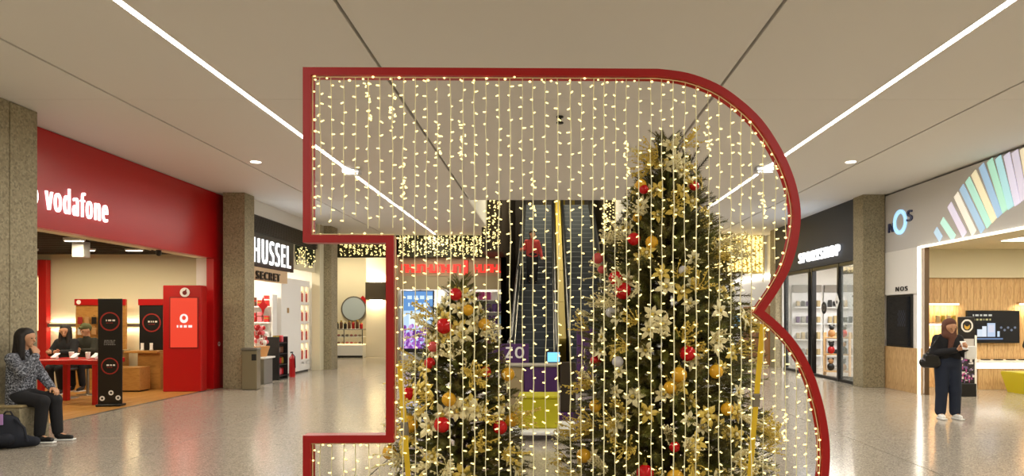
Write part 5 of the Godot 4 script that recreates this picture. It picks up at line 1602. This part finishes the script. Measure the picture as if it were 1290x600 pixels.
# ---------------------------------------------------------------- seats and stands before the escalators
func play_corner() -> void:
	var pt := thing("white_platform", "low white platform carrying the lime seat block", "platform", V(-0.05, 0, 9.25))
	obj("deck", box(S(), Vector3(0, 0.1, 0), Vector3(0.86, 0.05, 0.9), 0.012).commit(), mats.white_paint, pt)
	for s in [[-1, -1], [1, -1], [1, 1], [-1, 1]]:
		obj("leg", box(S(), Vector3(0.36 * s[0], 0.04, 0.38 * s[1]), Vector3(0.06, 0.08, 0.06), 0.004).commit(), mats.steel, pt)
	var lb := thing("lime_block", "square lime yellow seat block on the low white platform", "seat", V(-0.12, 0.125, 9.3))
	obj("body", box(S(), Vector3(0, 0.2, 0), Vector3(0.54, 0.4, 0.54), 0.02).commit(), mats.lime, lb)
	obj("seat_pad", box(S(), Vector3(0, 0.415, 0), Vector3(0.55, 0.03, 0.55), 0.012).commit(), mats.lime, lb)
	var be := thing("bench_block", "taupe and purple bench block behind the lime seat", "bench", V(-0.28, 0, 11.8))
	obj("taupe_half", box(S(), Vector3(-0.27, 0.38, 0), Vector3(0.29, 0.76, 0.6), 0.015).commit(), mats.taupe, be)
	obj("purple_half", box(S(), Vector3(0.16, 0.38, 0), Vector3(0.56, 0.76, 0.6), 0.015).commit(), mats.purple, be)
	obj("top_board", box(S(), Vector3(0, 0.775, 0), Vector3(0.9, 0.03, 0.64), 0.008).commit(), mat("grey_board", c8(130, 124, 110), 0.6), be)
	var ds := thing("dark_stand", "dark upright stand with a purple foot beside the bench block", "stand", V(0.32, 0, 10.8))
	obj("body", box(S(), Vector3(0, 0.5, 0), Vector3(0.24, 0.78, 0.2), 0.01).commit(), mats.bronze, ds)
	obj("foot", box(S(), Vector3(0, 0.055, 0), Vector3(0.34, 0.11, 0.34), 0.01).commit(), mats.purple, ds)
	var tc := thing("touch_screen", "small pale blue touch screen on a thin post before the escalators", "screen", V(0.12, 0, 14.2))
	obj("post", tube(S(), [Vector3(0, 0.02, 0), Vector3(0, 0.66, 0)], 0.025, 8).commit(), mats.black_metal, tc)
	obj("foot", box(S(), Vector3(0, 0.01, 0), Vector3(0.26, 0.02, 0.26), 0.004).commit(), mats.black_metal, tc)
	obj("housing", box(S(), Vector3(0, 0.77, 0), Vector3(0.28, 0.24, 0.03), 0.006, Basis(Vector3.RIGHT, -0.2)).commit(), mats.black, tc)
	obj("screen", box(S(), Vector3(0, 0.773, 0.017), Vector3(0.25, 0.2, 0.004), 0.0, Basis(Vector3.RIGHT, -0.2)).commit(), mats.screen_blue, tc)
	var ps := thing("purple_sign", "purple sign board with white lettering before the escalator foot", "sign", V(-0.86, 0, 15.5))
	obj("board", box(S(), Vector3(0, 0.78, 0), Vector3(0.86, 0.44, 0.05), 0.006).commit(), mats.purple, ps)
	for s in [-0.35, 0.35]:
		obj("leg", box(S(), Vector3(s, 0.28, -0.01), Vector3(0.04, 0.56, 0.04), 0.004).commit(), mats.black_metal, ps)
		obj("foot", box(S(), Vector3(s, 0.01, 0), Vector3(0.06, 0.02, 0.36), 0.004).commit(), mats.black_metal, ps)
	lettering("ZO", 0.26, 0.42, 0.02, mats.white_plastic, ps, Vector3(0.12, 0.8, 0.03), 0.0)
	var pt2 := thing("purple_totem", "purple totem standing behind the tall tree near the escalators", "totem", V(0.82, 0, 14.6))
	obj("panel", box(S(), Vector3(0, 0.7, 0), Vector3(0.4, 1.3, 0.12), 0.012).commit(), mats.purple, pt2)
	obj("base", box(S(), Vector3(0, 0.03, 0), Vector3(0.46, 0.06, 0.3), 0.008).commit(), mats.black, pt2)

# ---------------------------------------------------------------- people
func limbs(p: Dictionary, arm: float, leg: float) -> Array:
	return [arm, leg]

func jacket_bones(p: Dictionary, fat: float, hem: float, cuff := 0.92) -> Array:
	var up: Vector3 = (p.neck - p.pelvis).normalized()
	var b := []
	for s in [-1.0, 1.0]:
		b.append([p.chest + Vector3.RIGHT * 0.07 * s, p.pelvis + Vector3.RIGHT * 0.08 * s + up * (0.03 - hem), 0.09 + fat, 0.092 + fat, 0.05])
	b.append([p.sh_l, p.sh_r, 0.055 + fat * 0.6, 0.055 + fat * 0.6, 0.06])
	b.append([p.neck - up * 0.08, p.neck, 0.07, 0.06, 0.03])
	for s in ["_l", "_r"]:
		b.append([p["sh" + s], p["el" + s], 0.055 + fat * 0.7, 0.048 + fat * 0.7, 0.02])
		b.append([p["el" + s], p["el" + s].lerp(p["wr" + s], cuff), 0.048 + fat * 0.7, 0.038 + fat * 0.5, 0.02])
	return b

func trouser_bones(p: Dictionary, fat: float, flare: float) -> Array:
	var b := [[p.pelvis + Vector3(-0.07, 0.03, 0), p.pelvis + Vector3(0.07, 0.03, 0), 0.105 + fat, 0.105 + fat, 0.04]]
	for s in ["_l", "_r"]:
		b.append([p["hip" + s], p["kn" + s], 0.09 + fat, 0.068 + fat, 0.03])
		b.append([p["kn" + s], p["kn" + s].lerp(p["an" + s], 0.9), 0.066 + fat, 0.05 + flare, 0.025])
	return b

func shoes(t: Node3D, p: Dictionary, m: Material, sole: Material) -> void:
	for s in ["_l", "_r"]:
		var an: Vector3 = p["an" + s]
		var toe: Vector3 = p["toe" + s]
		var sh := garment("shoe", [[an + Vector3(0, -0.01, 0), an.lerp(toe, 0.25) - Vector3(0, 0.02, 0), 0.044, 0.042, 0.02], [an.lerp(toe, 0.2) - Vector3(0, 0.025, 0), toe, 0.042, 0.032, 0.02]], m, t, 0.012)
		var mid := an.lerp(toe, 0.5)
		var dir := (toe - an) * Vector3(1, 0, 1)
		obj("sole", box(S(), Vector3(mid.x, toe.y - 0.03, mid.z) + dir.normalized() * 0.005, Vector3(0.085, 0.022, dir.length() + 0.085), 0.008, Basis(Vector3.UP, atan2(dir.x, dir.z))).commit(), sole, sh)

func people() -> void:
	var skin := mat("skin_warm", c8(196, 146, 112), 0.55)
	var hair := mat("hair_dark", c8(28, 22, 20), 0.6)
	var denim := mat("black_denim", c8(22, 22, 26), 0.85)
	var navy := mat("navy_cloth", c8(30, 38, 56), 0.9)
	# --- the person on the ledge by the pillar
	var ledge := thing("stone_ledge", "low stone ledge under the seated person by the pillar", "ledge", V(-6.75, 0, 8.75))
	obj("block", box(S(), Vector3(0, 0.235, 0), Vector3(0.36, 0.47, 0.5), 0.01).commit(), mats.aggregate, ledge)
	obj("cap", box(S(), Vector3(0, 0.485, 0), Vector3(0.38, 0.03, 0.52), 0.008).commit(), mats.taupe, ledge)
	var p := {"pelvis": Vector3(0, 0.6, 0.0), "chest": Vector3(0, 0.98, 0.0), "neck": Vector3(0, 1.16, 0.03), "head": Vector3(0, 1.335, 0.07), "look": Vector3(0.1, -0.12, 1),
		"sh_l": Vector3(0.155, 1.08, 0.0), "sh_r": Vector3(-0.155, 1.08, 0.0), "el_l": Vector3(0.22, 0.84, 0.1), "el_r": Vector3(-0.22, 0.9, 0.18), "wr_l": Vector3(0.13, 0.68, 0.3), "wr_r": Vector3(-0.07, 1.12, 0.25),
		"hip_l": Vector3(0.09, 0.58, 0.03), "hip_r": Vector3(-0.09, 0.58, 0.03), "kn_l": Vector3(0.1, 0.53, 0.36), "kn_r": Vector3(-0.09, 0.53, 0.34), "an_l": Vector3(0.1, 0.085, 0.4), "an_r": Vector3(-0.09, 0.085, 0.3), "toe_l": Vector3(0.11, 0.045, 0.56), "toe_r": Vector3(-0.09, 0.045, 0.45),
		"hand_r": Vector3(0.03, 0.9, -0.25), "palm_r": Vector3(0.4, 0, -1), "thumb_r": Vector3(1, 0.3, 0), "hand_l": Vector3(-0.3, -0.25, 0.8), "palm_l": Vector3(0, -1, -0.4), "thumb_l": Vector3(-0.4, 0.2, 1)}
	var w := thing("person", "seated person in a mottled grey jacket by the stone pillar", "person", V(-6.75, 0, 8.75), PI / 2)
	person(w, p, skin)
	garment("jacket", jacket_bones(p, 0.022, 0.12), mats.knit, w, 0.014)
	garment("trousers", trouser_bones(p, 0.012, 0.012), denim, w)
	shoes(w, p, mats.black, mats.white_plastic)
	garment("hair", [[p.head + Vector3(0, 0.04, -0.035), p.head + Vector3(0, 0.05, 0.0), 0.095, 0.085, 0.02], [p.head + Vector3(0, 0.0, -0.06), p.neck + Vector3(0, -0.06, -0.06), 0.085, 0.075, 0.03], [p.head + Vector3(-0.07, 0.02, -0.01), p.neck + Vector3(-0.08, -0.08, 0.04), 0.04, 0.035, 0.03], [p.head + Vector3(0.07, 0.02, -0.01), p.neck + Vector3(0.08, -0.08, 0.04), 0.04, 0.035, 0.03]], hair, w, 0.012)
	# backpack on the floor
	var bp := thing("backpack", "dark navy backpack slumped on the floor beside the seated person", "backpack", V(-6.62, 0, 8.35), 0.3)
	garment("main_sack", [[Vector3(-0.06, 0.13, 0), Vector3(-0.04, 0.32, -0.03), 0.13, 0.09, 0.05], [Vector3(0.08, 0.11, 0.0), Vector3(0.04, 0.3, -0.02), 0.12, 0.09, 0.05], [Vector3(0.2, 0.08, 0.02), Vector3(0.3, 0.07, 0.02), 0.075, 0.06, 0.05]], mat("pack_cloth", c8(24, 28, 40), 0.85), bp, 0.014)
	garment("front_pocket", [[Vector3(-0.05, 0.12, 0.1), Vector3(0.06, 0.12, 0.1), 0.07, 0.07, 0.03]], mats.pack_cloth, bp, 0.014)
	obj("carry_handle", tube(S(), [Vector3(-0.05, 0.39, -0.03), Vector3(-0.02, 0.44, -0.03), Vector3(0.03, 0.44, -0.03), Vector3(0.06, 0.38, -0.03)], 0.01, 6).commit(), mats.pack_cloth, bp)
	obj("shoulder_strap", tube(S(), [Vector3(0.1, 0.36, 0.04), Vector3(0.22, 0.25, 0.1), Vector3(0.25, 0.08, 0.1)], 0.016, 6).commit(), mats.pack_cloth, bp)
	obj("lilac_tag", box(S(), Vector3(-0.03, 0.36, 0.09), Vector3(0.06, 0.13, 0.015), 0.005).commit(), mat("lilac", c8(170, 130, 190), 0.6), bp)
	# --- the shopper standing before the white shop
	var q := {"pelvis": Vector3(0, 0.86, 0.0), "chest": Vector3(0, 1.18, 0.0), "neck": Vector3(0, 1.33, 0.015), "head": Vector3(0.01, 1.44, 0.045), "look": Vector3(0.15, -0.35, 1),
		"sh_l": Vector3(0.16, 1.26, 0.0), "sh_r": Vector3(-0.16, 1.26, 0.0), "el_l": Vector3(0.23, 1.03, 0.05), "el_r": Vector3(-0.24, 1.03, 0.04), "wr_l": Vector3(0.14, 1.12, 0.25), "wr_r": Vector3(0.02, 1.1, 0.26),
		"hip_l": Vector3(0.09, 0.84, 0), "hip_r": Vector3(-0.09, 0.84, 0), "kn_l": Vector3(0.1, 0.45, 0.02), "kn_r": Vector3(-0.1, 0.45, 0.02), "an_l": Vector3(0.11, 0.085, -0.01), "an_r": Vector3(-0.11, 0.085, -0.01), "toe_l": Vector3(0.13, 0.045, 0.13), "toe_r": Vector3(-0.12, 0.045, 0.13),
		"hand_l": Vector3(-0.1, 0.3, 0.6), "palm_l": Vector3(-1, 0.3, 0), "thumb_l": Vector3(0, 1, -0.2), "hand_r": Vector3(0.6, 0.3, 0.4), "palm_r": Vector3(0.4, 0.8, -0.3), "thumb_r": Vector3(0, 1, 0.4)}
	var sh := thing("person", "standing shopper in navy trousers and headscarf looking at a phone", "person", V(6.3, 0, 10.75), -0.1)
	person(sh, q, skin)
	garment("jacket", jacket_bones(q, 0.015, 0.0), mat("black_cloth", c8(24, 24, 28), 0.9), sh, 0.014)
	garment("trousers", trouser_bones(q, 0.02, 0.03), navy, sh)
	shoes(sh, q, mats.white_plastic, mats.white_plastic)
	garment("headscarf", [[q.head + Vector3(0, 0.045, -0.03), q.head + Vector3(0, 0.06, 0.0), 0.1, 0.09, 0.02], [q.head + Vector3(0, 0.0, -0.05), q.neck + Vector3(0, -0.02, -0.03), 0.09, 0.09, 0.03], [q.neck + Vector3(-0.05, -0.01, 0.04), q.neck + Vector3(0.05, -0.01, 0.04), 0.06, 0.06, 0.03], [q.head + Vector3(-0.075, 0.0, 0.0), q.neck + Vector3(-0.05, 0.0, 0.03), 0.035, 0.045, 0.03], [q.head + Vector3(0.075, 0.0, 0.0), q.neck + Vector3(0.05, 0.0, 0.03), 0.035, 0.045, 0.03], [q.neck + Vector3(0.02, -0.05, 0.07), q.neck + Vector3(-0.02, -0.22, 0.1), 0.05, 0.03, 0.03]], mat("scarf_brown", c8(96, 60, 46), 0.9), sh, 0.012)
	var ph := thing("phone", "pale phone held in both hands by the standing shopper", "phone", V(6.37, 1.17, 10.44), -0.1)
	obj("case", box(S(), Vector3(0, 0, 0), Vector3(0.085, 0.16, 0.012), 0.005, Basis(Vector3.RIGHT, -0.7)).commit(), mats.white_plastic, ph)
	obj("screen", box(S(), Vector3(0, 0.006, -0.007), Vector3(0.075, 0.14, 0.002), 0.0, Basis(Vector3.RIGHT, -0.7)).commit(), mats.black, ph)
	var pap := obj("paper_bag", box(S(), Vector3(0, -0.1, 0), Vector3(0.16, 0.2, 0.05), 0.012).commit(), mats.white_plastic, null, V(6.5, 1.16, 10.5))
	tag(pap, "small white paper bag hanging from the standing shopper's arm", "bag")
	var hb := thing("handbag", "black leather handbag hanging at the standing shopper's hip", "handbag", V(6.02, 0.78, 10.72), -0.1)
	garment("pouch", [[Vector3(-0.09, 0.11, 0), Vector3(0.06, 0.11, 0), 0.085, 0.085, 0.03], [Vector3(-0.06, 0.2, 0), Vector3(0.05, 0.2, 0), 0.06, 0.06, 0.03]], mat("black_leather", c8(18, 17, 18), 0.35), hb, 0.012)
	obj("flap", box(S(), Vector3(-0.015, 0.17, 0.075), Vector3(0.2, 0.1, 0.02), 0.008).commit(), mats.black_leather, hb)
	obj("strap", tube(S(), [Vector3(-0.1, 0.22, 0), Vector3(0.02, 0.4, 0.04), Vector3(0.13, 0.56, 0.02), Vector3(0.12, 0.54, -0.06), Vector3(0.05, 0.22, -0.04)], 0.008, 6).commit(), mats.black_leather, hb)
	# --- the person at the edge of the white shop
	var e := {"pelvis": Vector3(0, 0.92, 0), "chest": Vector3(0, 1.28, 0), "neck": Vector3(0, 1.46, 0.015), "head": Vector3(0, 1.6, 0.04), "look": Vector3(-0.3, -0.1, 1),
		"sh_l": Vector3(0.18, 1.38, 0), "sh_r": Vector3(-0.18, 1.38, 0), "el_l": Vector3(0.26, 1.12, 0.02), "el_r": Vector3(-0.27, 1.12, 0.02), "wr_l": Vector3(0.16, 1.1, 0.24), "wr_r": Vector3(-0.14, 1.14, 0.24),
		"hip_l": Vector3(0.09, 0.9, 0), "hip_r": Vector3(-0.09, 0.9, 0), "kn_l": Vector3(0.1, 0.48, 0.02), "kn_r": Vector3(-0.1, 0.48, 0.02), "an_l": Vector3(0.11, 0.085, -0.01), "an_r": Vector3(-0.12, 0.085, 0), "toe_l": Vector3(0.14, 0.045, 0.15), "toe_r": Vector3(-0.2, 0.045, 0.15)}
	var ed := thing("person", "person in dark olive jacket by the television, partly out of view", "person", V(8.4, 0, 11.6), 0.0)
	person(ed, e, skin, 0.02)
	garment("jacket", jacket_bones(e, 0.02, 0.05), mat("olive_cloth", c8(58, 52, 36), 0.9), ed, 0.018)
	garment("trousers", trouser_bones(e, 0.015, 0.012), denim, ed, 0.02)
	shoes(ed, e, mats.black, mats.black)
	garment("hair", [[e.head + Vector3(0, 0.045, -0.03), e.head + Vector3(0, 0.055, 0.0), 0.095, 0.085, 0.02]], hair, ed, 0.014)
	# --- two customers behind the red table
	for k in 2:
		var st := thing("bar_stool", ["dark bar stool under the long-haired customer", "dark bar stool under the customer in the green cap"][k], "stool", V([-9.5, -9.5][k], 0.006, [13.5, 14.1][k]))
		obj("seat", lathe(S(), [Vector2(0.0, 0.6), Vector2(0.17, 0.6), Vector2(0.18, 0.57), Vector2(0.16, 0.54), Vector2(0.0, 0.54)], 18).commit(), mats.black, st)
		obj("stem", tube(S(), [Vector3(0, 0.02, 0), Vector3(0, 0.55, 0)], 0.03, 8).commit(), mats.steel, st)
		obj("foot", lathe(S(), [Vector2(0.0, 0.03), Vector2(0.19, 0.015), Vector2(0.2, 0.0)], 18).commit(), mats.steel, st)
		var c := {"pelvis": Vector3(0, 0.7, 0), "chest": Vector3(0, 1.02, 0.02), "neck": Vector3(0, 1.18, 0.04), "head": Vector3(0, 1.32, 0.07), "look": Vector3(0.4 if k == 0 else -0.3, -0.2, 1),
			"sh_l": Vector3(0.16, 1.1, 0.02), "sh_r": Vector3(-0.16, 1.1, 0.02), "el_l": Vector3(0.22, 0.9, 0.14), "el_r": Vector3(-0.22, 0.9, 0.14), "wr_l": Vector3(0.1, 0.92, 0.34), "wr_r": Vector3(-0.08, 0.92, 0.34),
			"hip_l": Vector3(0.09, 0.69, 0.03), "hip_r": Vector3(-0.09, 0.69, 0.03), "kn_l": Vector3(0.1, 0.6, 0.36), "kn_r": Vector3(-0.1, 0.6, 0.36), "an_l": Vector3(0.1, 0.2, 0.3), "an_r": Vector3(-0.1, 0.2, 0.3), "toe_l": Vector3(0.1, 0.14, 0.44), "toe_r": Vector3(-0.1, 0.14, 0.44)}
		var o := thing("person", ["long-haired customer in black sitting behind the red table", "customer in dark coat and green cap behind the red table"][k], "person", V([-9.5, -9.5][k], 0.006, [13.5, 14.1][k]))
		person(o, c, skin, 0.02)
		garment("coat", jacket_bones(c, 0.025, 0.06), [mats.black_cloth, mat("dark_olive", c8(40, 38, 28), 0.9)][k], o, 0.018)
		garment("trousers", trouser_bones(c, 0.01, 0.01), denim, o, 0.02)
		shoes(o, c, mats.black, mats.white_plastic)
		if k == 0:
			garment("hair", [[c.head + Vector3(0, 0.04, -0.03), c.head + Vector3(0, 0.055, 0.0), 0.095, 0.085, 0.02], [c.head + Vector3(0, 0, -0.06), c.neck + Vector3(0, -0.1, -0.05), 0.085, 0.08, 0.03], [c.head + Vector3(-0.075, 0.02, 0.0), c.neck + Vector3(-0.08, -0.1, 0.05), 0.035, 0.035, 0.02], [c.head + Vector3(0.075, 0.02, 0.0), c.neck + Vector3(0.08, -0.1, 0.05), 0.035, 0.035, 0.02]], hair, o, 0.014)
		else:
			garment("cap", [[c.head + Vector3(0, 0.06, -0.02), c.head + Vector3(0, 0.075, 0.02), 0.1, 0.085, 0.02], [c.head + Vector3(0, 0.06, 0.06), c.head + Vector3(-0.03, 0.055, 0.13), 0.04, 0.025, 0.02]], mat("cap_green", c8(84, 84, 50), 0.9), o, 0.014)
	# --- the rider on the escalator
	var r := {"pelvis": Vector3(0, 0.9, 0), "chest": Vector3(0, 1.22, 0), "neck": Vector3(0, 1.4, 0.015), "head": Vector3(0, 1.54, 0.04), "look": Vector3(0.2, 0.0, 1),
		"sh_l": Vector3(0.17, 1.31, 0), "sh_r": Vector3(-0.17, 1.31, 0), "el_l": Vector3(0.25, 1.06, 0), "el_r": Vector3(-0.27, 1.08, 0.02), "wr_l": Vector3(0.27, 0.86, 0.1), "wr_r": Vector3(-0.38, 1.04, 0.16),
		"hip_l": Vector3(0.09, 0.88, 0), "hip_r": Vector3(-0.09, 0.88, 0), "kn_l": Vector3(0.1, 0.46, 0.03), "kn_r": Vector3(-0.1, 0.46, 0.02), "an_l": Vector3(0.1, 0.085, 0), "an_r": Vector3(-0.1, 0.085, 0), "toe_l": Vector3(0.11, 0.045, 0.13), "toe_r": Vector3(-0.11, 0.045, 0.13)}
	var ri := thing("person", "person in a red jacket and black trousers riding the escalator", "person", V(-0.48, 2.615, 21.05), 0.25)
	person(ri, r, skin, 0.022)
	garment("jacket", jacket_bones(r, 0.022, 0.04), mat("red_cloth", c8(176, 60, 56), 0.9), ri, 0.02)
	garment("trousers", trouser_bones(r, 0.012, 0.012), denim, ri, 0.022)
	shoes(ri, r, mats.black, mats.black)
	garment("hair", [[r.head + Vector3(0, 0.045, -0.03), r.head + Vector3(0, 0.055, 0.0), 0.097, 0.088, 0.02], [r.head + Vector3(0, 0, -0.05), r.neck + Vector3(0, 0.0, -0.05), 0.08, 0.07, 0.03]], hair, ri, 0.016)
